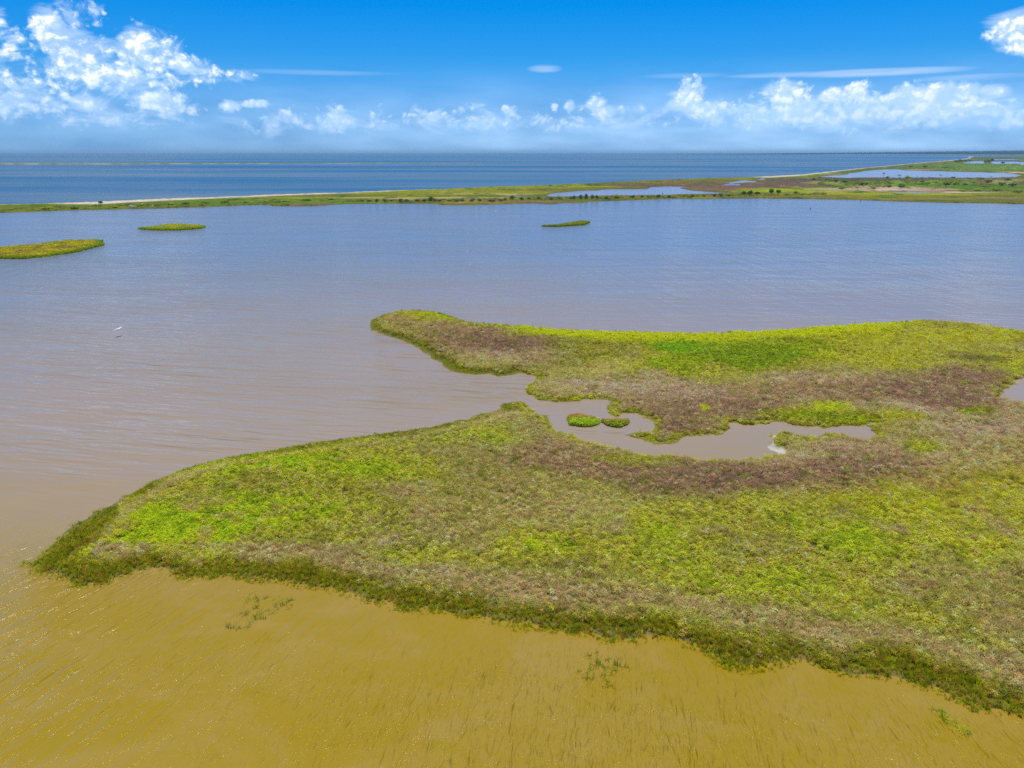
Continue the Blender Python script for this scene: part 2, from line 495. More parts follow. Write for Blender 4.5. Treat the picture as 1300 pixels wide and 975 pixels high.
# ------------------------------------------------------------------ outlines of the near marsh (photo points with the height of what is seen there)
E = 0.75   # a far-side edge shows as the tops of the grass
def zz(pts, z): return [(a, b, z) for a, b in pts]
MARSH = (
    zz([(1650, 425), (1450, 424), (1300, 417), (1260, 411), (1215, 405), (1170, 403), (1100, 407), (1030, 412), (970, 416), (880, 419), (820, 418), (740, 416),
        (680, 411), (640, 408), (600, 405), (580, 399), (560, 392), (530, 389), (500, 391), (482, 396)], E) +
    zz([(470, 406), (472, 418), (490, 425), (505, 430), (520, 435), (532, 441), (540, 448), (553, 457), (562, 461), (575, 470), (590, 474), (604, 475.5), (620, 474), (633, 477), (648, 475),
        (660, 472.4), (678, 475), (686, 479), (678, 485), (670, 488), (669.6, 496), (680, 506), (700, 510), (720, 509.6), (737, 508), (740, 505.6),
        (760, 505.6), (778, 507), (778, 512), (773, 515), (773.6, 524), (784, 526.4), (794, 525), (802, 524.4), (814, 528), (828, 533), (834, 541)], 0.05) +
    zz([(826, 545), (806, 544.4), (794, 547)], 0.5) +
    zz([(800, 553), (816, 559), (832, 564), (850, 563), (862, 559), (872, 552.4), (886, 551.6), (900, 552.4), (916, 549), (927, 543), (927, 538), (923, 535),
        (940, 537.6), (960, 538), (974, 537), (982, 534.4), (996, 536), (1008, 539), (1026, 540), (1038, 539), (1046, 542.4), (1060, 542), (1080, 540), (1096, 538),
        (1110, 535), (1113, 536), (1106, 541), (1110, 547), (1119, 554)], 0.05) +
    zz([(1100, 556.6), (1090, 552.4), (1072, 547), (1052, 546.4), (1040, 550), (1028, 549.6), (1010, 547), (996, 545.6)], 0.5) +
    zz([(986, 548), (980, 551), (984, 558), (978, 564), (980, 569), (996, 573.5)], 0.2) +
    zz([(978, 577), (956, 579), (940, 580), (920, 579), (900, 580), (880, 579), (870, 577), (840, 574), (816, 572.4), (808, 570), (796, 565), (776, 562), (758, 560),
        (740, 556), (730, 549), (712, 544), (700, 537), (699, 530), (694, 522), (680, 520), (670, 513), (664, 507), (652, 505.6), (640, 508)], 0.55) +
    zz([(630, 515), (600, 523), (560, 532), (500, 541), (450, 548), (400, 554), (350, 562), (300, 571), (260, 580), (225, 592), (190, 606), (160, 621), (130, 638),
        (98, 657), (64, 678), (40, 697)], E) +
    zz([(26, 714), (26, 729), (50, 742), (88, 745), (123, 743), (150, 738), (185, 733), (205, 740), (231, 744), (255, 738), (277, 737), (310, 741), (338, 741), (370, 744), (400, 752), (425, 760), (452, 772),
        (495, 774), (540, 778), (575, 787), (609, 795), (645, 800), (679, 806), (714, 809), (740, 813), (766, 820), (800, 817), (850, 822), (870, 829), (888, 835), (915, 850), (942, 856), (985, 857),
        (1023, 854), (1055, 860), (1081, 866), (1131, 867), (1155, 874), (1177, 885), (1215, 893), (1235, 906), (1254, 914), (1300, 918), (1380, 938), (1500, 960), (1700, 1010)], 0.0))
marsh_poly = [tuple(float(v) for v in ground(a, b, z)) for a, b, z in MARSH]
marsh_poly += [(100.0, marsh_poly[-1][1]), (230.0, 60.0), (230.0, 150.0)]
INLET = [tuple(float(v) for v in ground(a, b, z)) for a, b, z in
         [(1300, 476, 0), (1288, 484, 0), (1275, 493, 0), (1269, 499, 0), (1271, 505, .4), (1285, 507, .4), (1300, 509, .4), (1420, 520, .4), (1500, 500, 0), (1400, 470, 0)]]


def marsh_sdf(x, y):
    s = sdf(x, y, marsh_poly)
    # irregular shore at grass-tussock scale
    s2 = sdf(x, y, INLET)
    s = np.minimum(s, -s2)
    return s + (fbm(x, y, 1.6, 3, 5) - 0.5) * 1.1 + (fbm(x, y, 5.0, 3, 6) - 0.5) * np.where((y < 66) & (np.asarray(x) > -45), 1.8, 0.5)


# ------------------------------------------------------------------ what grows where
LIME = (152, 184, 10); LEAF = (138, 172, 14); OLIVE = (128, 136, 44); YEL = (160, 162, 22); DGRN = (112, 138, 4)
TAN = (170, 148, 108); BROWN = (144, 122, 96); PURP = (124, 100, 86); PINK = (170, 146, 128); FRINGE = (102, 114, 12); CREEK = (120, 140, 6); STRAW = (180, 160, 90)
BASE = (144, 138, 72)
# centre x, y, half width, half height in the photograph, tilt, colour, strength
PATCH = [
    (270, 640, 190, 44, -10, (150, 176, 14), 0.75),
    (1060, 590, 260, 34, 0, (158, 138, 108), 0.65), (870, 512, 170, 26, 4, PINK, 0.55), (1160, 500, 190, 26, 0, PINK, 0.55), (1120, 650, 220, 26, 0, (150, 146, 70), 0.5),
    (335, 585, 85, 13, -6, (142, 194, 8), 1.0), (250, 655, 150, 40, -8, LEAF, 0.8), (170, 688, 90, 26, 0, LIME, 0.7), (400, 660, 120, 30, 0, LEAF, 0.6),
    (330, 615, 120, 18, -4, OLIVE, 0.7), (480, 590, 110, 20, -2, LEAF, 0.55), (640, 560, 80, 22, 8, (142, 165, 50), 0.7), (490, 625, 150, 20, 0, OLIVE, 0.6),
    (680, 690, 60, 24, 0, LIME, 0.6), (560, 670, 90, 20, 0, BASE, 0.5), (520, 715, 120, 16, 0, LEAF, 0.4),
    (900, 590, 260, 20, 3, PURP, 0.65), (760, 592, 90, 16, 10, BROWN, 0.8), (805, 586, 55, 7, 4, CREEK, 0.85), (860, 620, 110, 16, 0, PURP, 0.5), (1000, 575, 90, 12, 0, PINK, 0.6),
    (1060, 600, 140, 18, 0, BROWN, 0.45), (1170, 562, 26, 10, 0, LEAF, 0.8), (1160, 640, 130, 24, 4, YEL, 0.75), (1260, 620, 80, 30, 0, YEL, 0.7), (1230, 690, 110, 34, 0, (160, 170, 40), 0.75),
    (1080, 690, 100, 40, 0, LEAF, 0.5), (1000, 740, 120, 24, 0, LEAF, 0.4), (1250, 540, 90, 24, 0, PINK, 0.7), (1240, 585, 90, 14, 0, TAN, 0.5), (1100, 780, 200, 30, 10, LEAF, 0.3),
    (830, 700, 90, 30, 0, LEAF, 0.35), (620, 620, 120, 20, 0, BASE, 0.5), (740, 640, 90, 24, 0, TAN, 0.45),
    (940, 606, 260, 15, 2, PURP, 0.5),
    # upper lobe
    (650, 440, 120, 18, 6, PURP, 0.7), (820, 500, 190, 20, 5, PURP, 0.45), (1010, 498, 190, 16, 0, (128, 106, 78), 0.55), (1180, 492, 120, 22, 0, PURP, 0.6),
    (530, 402, 52, 7, 0, YEL, 0.9), (505, 406, 22, 8, 0, BROWN, 0.6), (560, 402, 24, 5, 0, LEAF, 0.8), (600, 420, 70, 9, 8, BROWN, 0.8), (640, 436, 90, 14, 4, PURP, 0.75), (720, 425, 60, 6, 2, OLIVE, 0.8),
    (640, 455, 60, 12, 0, PINK, 0.6), (760, 445, 70, 12, 0, OLIVE, 0.75), (770, 466, 40, 7, 0, STRAW, 0.85), (760, 485, 90, 14, 2, PINK, 0.75), (720, 497, 34, 7, 0, TAN, 0.9),
    (820, 430, 60, 8, 2, YEL, 0.6), (880, 455, 60, 14, 4, YEL, 0.6), (960, 452, 120, 20, -6, DGRN, 0.85), (1040, 437, 80, 10, -10, DGRN, 0.9), (860, 440, 40, 10, 0, (104, 150, 8), 0.8),
    (1150, 428, 110, 16, 0, YEL, 0.85), (1190, 448, 90, 14, 4, (150, 150, 40), 0.7), (1260, 425, 60, 14, 0, YEL, 0.7), (1120, 455, 80, 10, 0, YEL, 0.55),
    (880, 500, 90, 18, 4, PINK, 0.6), (850, 525, 80, 20, 0, PURP, 0.6), (860, 545, 60, 12, 0, PURP, 0.7), (940, 520, 70, 14, 0, PURP, 0.65), (1040, 480, 110, 12, 2, PINK, 0.6), (1020, 505, 60, 14, 0, BROWN, 0.7),
    (1070, 478, 30, 6, 0, TAN, 0.8), (1150, 485, 60, 12, 0, PURP, 0.6), (1240, 478, 60, 12, 4, PURP, 0.7), (1200, 505, 90, 12, 0, PURP, 0.8), (1150, 520, 90, 10, 0, PINK, 0.6),
    (1020, 528, 60, 9, 0, CREEK, 0.85), (1090, 530, 50, 7, 0, CREEK, 0.8), (1055, 517, 22, 6, 0, LIME, 0.8), (1240, 520, 24, 4, 0, CREEK, 0.8), (1150, 530, 24, 5, 0, YEL, 0.7),
    (1090, 560, 60, 10, 0, BROWN, 0.7), (1240, 455, 40, 5, 3, (100, 100, 40), 0.7), (895, 519, 6, 4, 0, LIME, 0.9), (770, 546, 10, 4, 0, LIME, 0.7),
    (700, 565, 40, 16, 30, BROWN, 0.7), (640, 522, 40, 10, 10, TAN, 0.6), (600, 535, 60, 8, -6, TAN, 0.6),
]


def marsh_color(x, y, s):
    """colour of the plant cover at ground points, from the species that grow there"""
    pu, pv = project(x, y, 0.4)
    wob = (fbm(x, y, 9, 5, 21, .65) - 0.5); wob2 = (fbm(x, y, 9, 5, 22, .65) - 0.5)
    col = np.tile(np.array(BASE, float), (len(x), 1))
    big = fbm(x, y, 14, 4, 11)
    def lay(c, m):
        nonlocal col
        m = np.clip(m, 0, 1)[:, None]; col = col * (1 - m) + np.array(c, float) * m
    lay(LEAF, (big - 0.5) * 3.0)
    for cx, cy, rx, ry, tilt, c, st in PATCH:
        a = R(tilt); ux = pu - cx + wob * rx * 1.1; uy = pv - cy + wob2 * ry * 2.4
        qx = (ux * math.cos(a) + uy * math.sin(a)) / rx; qy = (-ux * math.sin(a) + uy * math.cos(a)) / ry
        lay(c, (1.45 - np.sqrt(qx * qx + qy * qy)) / 0.9 * st)
    # lime belt behind the north shore of the upper lobe
    north = np.interp(pu, [590, 640, 740, 880, 970, 1030, 1100, 1170], [412, 414, 421, 425.5, 422, 418, 412, 409])
    belt = np.exp(-((pv - north - 2.5 - wob * 4) / 5.5) ** 2) * np.clip((pu - 640) / 60, 0, 1) * np.clip((1180 - pu) / 80, 0, 1)
    lay((172, 200, 0), belt * 1.5)
    # fine mottling: dead stems among the green
    mott = fbm(x, y, 1.3, 3, 31); m2 = fbm(x, y, 4.0, 3, 37)
    nearm = np.clip((78 - y) / 30, 0, 1)
    lay((150, 132, 96), ((mott - 0.55) * 2.4 + (m2 - 0.55) * 2.6) * nearm)
    lay((88, 110, 12), ((0.42 - mott) * 2.4) * 0.8)
    # grey-brown belt of dead stems just inside the near fringe
    south = (y < 62) & (pv > 690)
    inner = np.exp(-((s - 4.6 - wob * 3) / 1.3) ** 2) * np.where(pu > 150, 1, 0.2) * south
    lay((160, 142, 102), inner * 0.85)
    nwest = (pu < 640) & (pv < 690)
    lay((164, 142, 100), np.exp(-((s - 2.9 - wob * 2) / 0.9) ** 2) * nwest * np.clip((pv - 540) / 60, 0.25, 1) * 0.8)
    # green fringe along every shore
    northy = (pv < 432) & (pu > 560)
    wid = np.where((pv > 690) | (pu < 150), np.where(pu < 200, 3.8, 3.2), np.where(pu < 660, 2.3, np.where(northy, 1.0, 1.25))) + wob * 1.2
    fr = np.clip((wid + (fbm(x, y, 2.2, 3, 41) - .5) * 2.4 - s) / 1.5, 0, 1)
    fc = np.where(((pu < 660) | (pv > 690) | northy)[:, None], np.array(FRINGE, float), np.array((136, 158, 6), float))
    m = fr[:, None]; col = col * (1 - m) + fc * m
    # lighter outer stems of the near fringe
    return np.clip(col, 0, 255), fr


def shade_gap(x, y):  # sparse winding gaps in the plants, drawn as dark shade lines
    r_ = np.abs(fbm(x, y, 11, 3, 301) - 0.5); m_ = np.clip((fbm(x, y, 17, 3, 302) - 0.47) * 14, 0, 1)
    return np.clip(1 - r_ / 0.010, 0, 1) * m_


def to_lin(c):
    c = c / 255.0
    return np.where(c <= 0.04045, c / 12.92, ((c + 0.055) / 1.055) ** 2.4)


# terrain of the marsh
gx = np.arange(-52, 150, 0.5); gy = np.arange(30, 158, 0.5)
X, Y = np.meshgrid(gx, gy); xf, yf = X.ravel(), Y.ravel()
sd_ = marsh_sdf(xf, yf)
pu_, pv_ = project(xf, yf, 0.0)
def retreat(x, y, pv): return np.where((y < 66) & (pv > 690), 1.0, 0.1)      # the last stems stand in the water
sd_full = sd_; sd_ = sd_ - retreat(xf, yf, pv_)
hgt = np.where(sd_ > 0, 0.05 + 0.22 * np.clip(sd_ / 3.0, 0, 1) + (fbm(xf, yf, 3, 3, 3) - 0.5) * 0.18 * np.clip(sd_, 0, 1), np.maximum(0.05 + sd_ * 0.25, -0.5))
col, fr = marsh_color(xf, yf, sd_full)
col = to_lin(col) * np.array((0.8, 0.7, 0.55))
shell = np.clip(0.9 + 2.5 * sdf(xf, yf, [tuple(float(v) for v in ground(a, b)) for a, b in [(984, 546), (977, 551), (981, 558), (974, 563), (976, 577), (998, 577), (998, 572), (982, 569), (981, 565), (986, 558), (983, 552), (990, 548)]]), 0, 1)
col = col * (1 - shell[:, None]) + np.array((0.5, 0.45, 0.36)) * shell[:, None]
gap_ = shade_gap(xf, yf)[:, None]; col = col * (1 - gap_) + np.array((0.06, 0.05, 0.03)) * gap_; hgt = hgt - 0.12 * gap_[:, 0] * (sd_ > 0)  # gaps sink slightly; dark mud colour paints in their shade
mud = np.clip((0.5 - sd_) / 0.6, 0, 1)[:, None] * (1 - shell[:, None]); col = col * (1 - mud) + np.array((0.20, 0.15, 0.045)) * mud
nx, ny = len(gx), len(gy)
idx = np.arange(nx * ny).reshape(ny, nx)
q = np.stack([idx[:-1, :-1], idx[:-1, 1:], idx[1:, 1:], idx[1:, :-1]], -1).reshape(-1, 4)
keep = (sd_[q] > -1.6).any(1)
q = q[keep]; used, inv = np.unique(q, return_inverse=True)
me = mesh_from('marsh_island', np.stack([xf, yf, hgt], -1)[used], inv.reshape(q.shape), M_marsh, True)
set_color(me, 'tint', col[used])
tag(link('marsh_island', me), kind='structure')

# ------------------------------------------------------------------ plant models
def add_leafv(me, vals):
    a = me.attributes.new('leafv', 'FLOAT_COLOR', 'POINT'); c = np.ones((len(vals), 4), np.float32); c[:, :3] = np.array(vals)[:, None] if np.ndim(vals) == 1 else vals
    a.data.foreach_set('color', c.ravel())


def blade_tuft(name, n, h, spread, width, lean, seed, mat):
    r = random.Random(seed); vs = []; fs = []; lv = []
    for i in range(n):
        a = r.uniform(0, 6.283); rad = spread * math.sqrt(r.random()); bx, by = rad * math.cos(a), rad * math.sin(a)
        b = r.uniform(0, 6.283); L = h * r.uniform(0.65, 1.15); ln = lean * r.uniform(0.3, 1.3)
        dx, dy = math.cos(b), math.sin(b); tx, ty = -dy, dx; wd = width * r.uniform(0.7, 1.3); k = len(vs); v = r.uniform(0.7, 1.25)
        tw = r.uniform(-1, 1); tx, ty = tx * math.cos(tw) + dx * math.sin(tw), ty * math.cos(tw) + dy * math.sin(tw)
        for f, ww in ((0, 1), (0.55, 0.85), (1.0, 0.25)):
            ox = ln * f * f * L; zz_ = L * f * (1 - 0.18 * ln * f)
            for sgn in (-1, 1):
                vs.append((bx + dx * ox + tx * wd * ww * sgn, by + dy * ox + ty * wd * ww * sgn, zz_)); lv.append(v * (0.85 + 0.25 * f))
        fs += [(k, k + 1, k + 3, k + 2), (k + 2, k + 3, k + 5, k + 4)]
    me = mesh_from(name, vs, fs, mat); add_leafv(me, np.array(lv)); return me


def leaf_clump(name, n, rad, h, leaf, seed, mat, hollow=0.35):
    r = random.Random(seed); vs = []; fs = []; lv = []
    for i in range(n):
        a = r.uniform(0, 6.283); e = math.asin(r.uniform(0.0, 1.0)); q = rad * (hollow + (1 - hollow) * r.random() ** 0.5)
        c = Vector((q * math.cos(e) * math.cos(a), q * math.cos(e) * math.sin(a), h * (0.15 + 0.85 * math.sin(e)) * r.uniform(0.65, 1.1)))
        nrm = Vector((math.cos(a) * math.cos(e), math.sin(a) * math.cos(e), math.sin(e) + 0.6)).normalized()
        nrm = (nrm + Vector((r.gauss(0, .4), r.gauss(0, .4), r.gauss(0, .4) + .3))).normalized()
        u = nrm.orthogonal().normalized(); u.rotate(Matrix.Rotation(r.uniform(0, 6.283), 3, nrm)); v = nrm.cross(u)
        L = leaf * r.uniform(0.6, 1.4); wd = L * 0.45; k = len(vs); b = r.uniform(0.65, 1.3)
        for p in (c - u * L, c + v * wd, c + u * L, c - v * wd): vs.append(p); lv.append(b)
        fs.append((k, k + 1, k + 2, k + 3))
    me = mesh_from(name, vs, fs, mat); add_leafv(me, np.array(lv)); return me


proto = bpy.data.collections.new('plant_models')
PROTO = []
def reg(me):
    o = bpy.data.objects.new('plant_%02d' % len(PROTO), me); proto.objects.link(o); PROTO.append(o)
for s_ in range(3): reg(blade_tuft('cordgrass', 12, 0.62, 0.13, 0.022, 0.55, s_, M_leaf))        # 0-2 tall upright grass
for s_ in range(3): reg(leaf_clump('saltwort', 70, 0.34, 0.42, 0.075, 10 + s_, M_leaf))          # 3-5 leafy
for s_ in range(3): reg(blade_tuft('dry_stems', 22, 0.5, 0.25, 0.016, 0.9, 20 + s_, M_leaf))     # 6-8 splayed stems
for s_ in range(2): reg(blade_tuft('marsh_hay', 26, 0.38, 0.4, 0.02, 1.1, 30 + s_, M_leaf))      # 9-10 low lying grass


def scatter(name, pts, scl, rot, tints, kinds, coll=None):
    me = mesh_from(name, pts, [])
    set_color(me, 'tint', tints)
    a = me.attributes.new('scl', 'FLOAT', 'POINT'); a.data.foreach_set('value', np.asarray(scl, np.float32))
    a = me.attributes.new('rot', 'FLOAT_VECTOR', 'POINT'); a.data.foreach_set('vector', np.asarray(rot, np.float32).ravel())
    a = me.attributes.new('kindi', 'INT', 'POINT'); a.data.foreach_set('value', np.asarray(kinds, np.int32))
    o = link(name, me)
    g = bpy.data.node_groups.new(name + '_nodes', 'GeometryNodeTree')
    g.interface.new_socket('Geometry', in_out='INPUT', socket_type='NodeSocketGeometry')
    g.interface.new_socket('Geometry', in_out='OUTPUT', socket_type='NodeSocketGeometry')
    n = g.nodes; gi = n.new('NodeGroupInput'); go = n.new('NodeGroupOutput')
    ip = n.new('GeometryNodeInstanceOnPoints'); ci_ = n.new('GeometryNodeCollectionInfo')
    ci_.inputs['Collection'].default_value = coll or proto; ci_.inputs['Separate Children'].default_value = True; ci_.inputs['Reset Children'].default_value = True
    g.links.new(gi.outputs[0], ip.inputs['Points']); g.links.new(ci_.outputs[0], ip.inputs['Instance']); ip.inputs['Pick Instance'].default_value = True
    for nm, dt, sk in (('kindi', 'INT', 'Instance Index'), ('rot', 'FLOAT_VECTOR', 'Rotation'), ('scl', 'FLOAT', 'Scale')):
        na = n.new('GeometryNodeInputNamedAttribute'); na.data_type = dt; na.inputs['Name'].default_value = nm
        g.links.new(na.outputs['Attribute'], ip.inputs[sk])
    g.links.new(ip.outputs[0], go.inputs[0])
    mod = o.modifiers.new('scatter', 'NODES'); mod.node_group = g
    return o


def in_view(x, y, pad=120):
    u, v = project(x, y, 0.3)
    return (u > -pad) & (u < PW + pad + 60) & (v < PH + pad)


# interior plants
N = 620000
px_ = rng.uniform(-50, 140, N); py_ = rng.uniform(32, 156, N)
ok = in_view(px_, py_); px_, py_ = px_[ok], py_[ok]
sd1 = marsh_sdf(px_, py_)
ex_ = rng.uniform(-50, 100, 330000); ey_ = rng.uniform(32, 100, 330000)          # the near fringe is thick with small tufts
ok = in_view(ex_, ey_); ex_, ey_ = ex_[ok], ey_[ok]
es = marsh_sdf(ex_, ey_); ok = (es < 3.4) & (es > -1.9); ex_, ey_, es = ex_[ok], ey_[ok], es[ok]
px_ = np.concatenate([px_, ex_]); py_ = np.concatenate([py_, ey_]); sd1 = np.concatenate([sd1, es])
# density falls off with distance; near shore the fringe is dense and thins out into the water
dist = np.hypot(px_, py_)
pdens = np.clip(1.25 - dist / 190, 0.35, 1)
clump = fbm(px_, py_, 1.1, 3, 77)
south_ = (py_ < 66)
reach = np.where(south_, 1.9, 0.8)
edge = np.where(sd1 > 1.6, 1, np.where(sd1 > 0, np.where(clump > 0.56 - 0.2 * sd1, 1.0, 0.15 + 0.5 * np.clip(sd1 / 1.6, 0, 1)), np.clip(1 + sd1 / reach, 0, 1) ** 2.2 * (clump > 0.5 - 0.12 * np.clip(sd1 + 0.6, 0, 1))))
ok = rng.random(len(px_)) < pdens * edge * (1 - 0.85 * shade_gap(px_, py_)) * (0.45 + 0.55 * np.clip((fbm(px_, py_, 2.6, 3, 303) - 0.34) * 9, 0, 1)) 
ok &= (sdf(px_, py_, [tuple(float(v) for v in ground(a, b)) for a, b in [(1000, 568), (986, 564), (968, 570), (970, 580), (1000, 579)]]) < 0)
px_, py_, sd1 = px_[ok], py_[ok], sd1[ok]
c1, fr1 = marsh_color(px_, py_, sd1)
n = len(px_)
r1 = rng.random(n)
green = (c1[:, 1] > c1[:, 0] * 1.04)
kinds = np.where(green, np.where(r1 < 0.62, 3, np.where(r1 < 0.85, 9, 6)), np.where(r1 < 0.5, 6, np.where(r1 < 0.75, 9, 3)))
fringe_here = fr1 > rng.random(n)
kinds = np.where(fringe_here, 0, kinds)
kinds = kinds + np.where(kinds == 9, rng.integers(0, 2, n), rng.integers(0, 3, n))
farf = np.clip((np.hypot(px_, py_) - 60) / 80, 0, 1)
scl = rng.uniform(0.55, 1.15, n) * (0.78 + 0.36 * farf)
scl = np.where(fringe_here, rng.uniform(0.5, 1.0, n) * np.where(py_ > 70, 0.55, 0.78) * np.clip(0.6 + 0.2 * sd1, 0.5, 1), scl)
scl *= np.where(sd1 < 0, 0.75, 1.0) * (0.75 + 0.5 * fbm(px_, py_, 2.2, 3, 51))
sr1 = sd1 - retreat(px_, py_, project(px_, py_, 0.0)[1])
gz = np.where(sr1 > 0, 0.04 + 0.22 * np.clip(sr1 / 3, 0, 1), np.maximum(0.04 + sr1 * 0.2, -0.15))
bright = np.exp(rng.normal(0, 0.30, n))
tl = to_lin(c1)
# single plants wander off the colour of their patch: dead grey-tan ones in the green, green ones in the brown
mono = (green & (tl[:, 1] > 1.35 * tl[:, 0]) ) | ((py_ > 95) & green & (tl[:, 2] < 0.004))
p_dry = np.where(mono, 0.03, 1) * np.clip(0.16 + 0.30 * (fbm(px_, py_, 5, 3, 61) - 0.3), 0, 1) * ~fringe_here * np.where(py_ < 110, 1, .5)
dry = rng.random(n) < p_dry
tl = np.where(dry[:, None], 0.35 * tl + 0.65 * to_lin(np.array((172., 152., 118.))), tl)
grn = (rng.random(n) < 0.16) & ~green & ~fringe_here
tl = np.where(grn[:, None], 0.5 * tl + 0.5 * to_lin(np.array((120., 146., 20.))), tl)
fv = rng.random(n)
tl = np.where((fringe_here & (fv < 0.16))[:, None], to_lin(np.array((140., 132., 40.))), tl)
tl = np.where((fringe_here & (fv > 0.86))[:, None], to_lin(np.array((126., 104., 50.))), tl)
outer = fringe_here & (sd1 < 0.8) & (rng.random(n) < 0.5)
tl = np.where(outer[:, None], to_lin(np.array((112., 132., 22.))), tl)
G_VEG = np.where(green[:, None], np.array((2.4, 1.95, 1.15)), np.array((2.35, 2.05, 1.75)))
G_ISL = np.array((2.4, 2.1, 1.2))
tl = np.clip(tl * bright[:, None] * G_VEG * np.where(fringe_here, 1.15, 1.0)[:, None], 0, 0.8)
rot = np.stack([rng.normal(0, .12, n), rng.normal(0, .12, n), rng.uniform(0, 6.283, n)], -1)
P3 = np.stack([px_, py_, gz], -1)
for nm, msk in (('marsh_plants', ~fringe_here), ('cordgrass_fringe', fringe_here)):
    o = scatter(nm, P3[msk], scl[msk], rot[msk], tl[msk], kinds[msk]); tag(o, kind='stuff')
print('marsh plants', n)

# ------------------------------------------------------------------ small islets: each a thing (> mud base, grass)
def real_plants(pts, scl_, tints, kinds_, seed=1):
    """plants joined into one mesh"""
    r = random.Random(seed); V = []; F = []; T = []; L = []; off = 0
    cache = {}
    for p, s_, t_, k_ in zip(pts, scl_, tints, kinds_):
        if k_ not in cache:
            m_ = PROTO[k_].data
            co = np.empty(len(m_.vertices) * 3); m_.vertices.foreach_get('co', co)
            fc = np.empty(len(m_.polygons) * 4, int); m_.polygons.foreach_get('vertices', fc)
            lv = np.empty(len(m_.vertices) * 4); m_.attributes['leafv'].data.foreach_get('color', lv)
            cache[k_] = (co.reshape(-1, 3), fc.reshape(-1, 4), lv.reshape(-1, 4)[:, 0])
        co, fc, lv = cache[k_]
        a = r.uniform(0, 6.283); ca, sa = math.cos(a), math.sin(a)
        q = co * s_; q = np.stack([q[:, 0] * ca - q[:, 1] * sa, q[:, 0] * sa + q[:, 1] * ca, q[:, 2]], -1) + np.array(p)
        V.append(q); F.append(fc + off); off += len(q); T.append(np.tile(np.array(t_), (len(q), 1))); L.append(lv)
    me = mesh_from('plants', np.concatenate(V), np.concatenate(F), M_leaf_geo)
    set_color(me, 'tint', np.concatenate(T)); add_leafv(me, np.concatenate(L))
    return me


def islet(outline, zlist, step, height, cols, label, count, scale, back=None, kinds_=(3, 4, 5, 9, 6), fringe=None, name='grass_islet', seed=3, fringe_w=1.2, purp=None):
    poly = [tuple(float(v) for v in ground(a, b, z)) for (a, b), z in zip(outline, zlist)]
    ax = np.array(poly); c = ax.mean(0); lo = ax.min(0) - step * 2; hi = ax.max(0) + step * 2
    X, Y = np.meshgrid(np.arange(lo[0], hi[0] + step, step), np.arange(lo[1], hi[1] + step, step)); x, y = X.ravel(), Y.ravel()
    s_ = sdf(x, y, poly) + (fbm(x, y, step * 4, 4, seed) - 0.5) * step * 2.6
    h = np.where(s_ > 0, 0.06 + height * np.clip(s_ / fringe_w / 2, 0, 1), np.maximum(0.06 + s_ * 0.3, -0.4))
    ii = np.arange(x.size).reshape(X.shape); q = np.stack([ii[:-1, :-1], ii[:-1, 1:], ii[1:, 1:], ii[1:, :-1]], -1).reshape(-1, 4)
    q = q[(s_[q] > -step * 1.5).any(1)]; us, inv = np.unique(q, return_inverse=True)
    root = link(name, None, loc=(c[0], c[1], 0)); root.empty_display_size = 1
    tag(root, label, 'islet')
    me = mesh_from('mud_base', (np.stack([x - c[0], y - c[1], h], -1))[us], inv.reshape(q.shape), M_marsh, True)
    cc = np.array([to_lin(np.array(k, float)) for k in cols])
    f = np.clip((fbm(x, y, max(step * 4, 3), 3, seed + 4) - 0.35) * 3, 0, 1)[:, None]
    col = cc[0] * (1 - f) + cc[1] * f
    set_color(me, 'tint', (col * 0.5)[us]); link('mud_base', me, root)
    r = np.random.default_rng(seed)
    x = r.uniform(lo[0], hi[0], count * 12); y = r.uniform(lo[1], hi[1], count * 12)
    s_ = sdf(x, y, poly) + (fbm(x, y, step * 4, 4, seed) - 0.5) * step * 2.6
    k = np.nonzero(s_ > -0.2)[0][:count]; x, y, s_ = x[k], y[k], s_[k]
    f = np.clip((fbm(x, y, max(step * 4, 3), 3, seed + 4) - 0.35) * 3, 0, 1)[:, None]
    tl_ = cc[0] * (1 - f) + cc[1] * f
    frm = (s_ < fringe_w)
    if back is not None:
        bk = np.clip(((y - c[1]) / (hi[1] - lo[1]) + (r.random(len(x)) - .5) * .25 + .02) * 8, 0, 1)[:, None]; tl_ = tl_ * (1 - bk) + to_lin(np.array(back, float)) * bk
    if fringe is not None: tl_ = np.where(frm[:, None], to_lin(np.array(fringe, float)), tl_)
    tl_ = tl_ * np.exp(r.normal(0, .2, len(x)))[:, None] * G_ISL * 0.9
    z = 0.05 + height * np.clip(s_ / fringe_w / 2, 0, 1)
    kk = np.where(frm & (fringe is not None), r.integers(0, 3, len(x)), np.array(kinds_)[r.integers(0, len(kinds_), len(x))])
    me = real_plants(np.stack([x - c[0], y - c[1], z], -1), r.uniform(.75, 1.2, len(x)) * scale, tl_, kk, seed)
    o = link('grass', me, root); o['kind'] = 'stuff'
    return root


islet([(-140, 330), (-60, 334), (0, 329), (30, 329), (60, 326), (100, 320), (122, 314), (134, 311), (127, 309), (125, 306.5), (132, 304), (118, 303.5), (80, 304.5), (50, 309), (0, 313), (-70, 317), (-130, 320)],
      [0] * 9 + [.3] + [.7] * 7, 0.8, 0.35, ((150, 152, 16), (126, 118, 40)), 'long low grassy islet at the left edge, longest of the small lagoon islets', 9000, 1.25, fringe=(110, 136, 14), seed=4, fringe_w=1.2)
islet([(175, 291), (200, 292.5), (225, 292.5), (250, 291), (262, 288.5), (255, 285.5), (235, 284), (215, 284.3), (195, 287)],
      [0, 0, 0, 0, 0, .7, .7, .7, .7], 0.7, 0.35, ((142, 148, 12), (124, 132, 20)), 'narrow spindle-shaped green islet alone in the lagoon below the beach', 3200, 1.3, fringe=(112, 138, 10), seed=5, fringe_w=1.1)
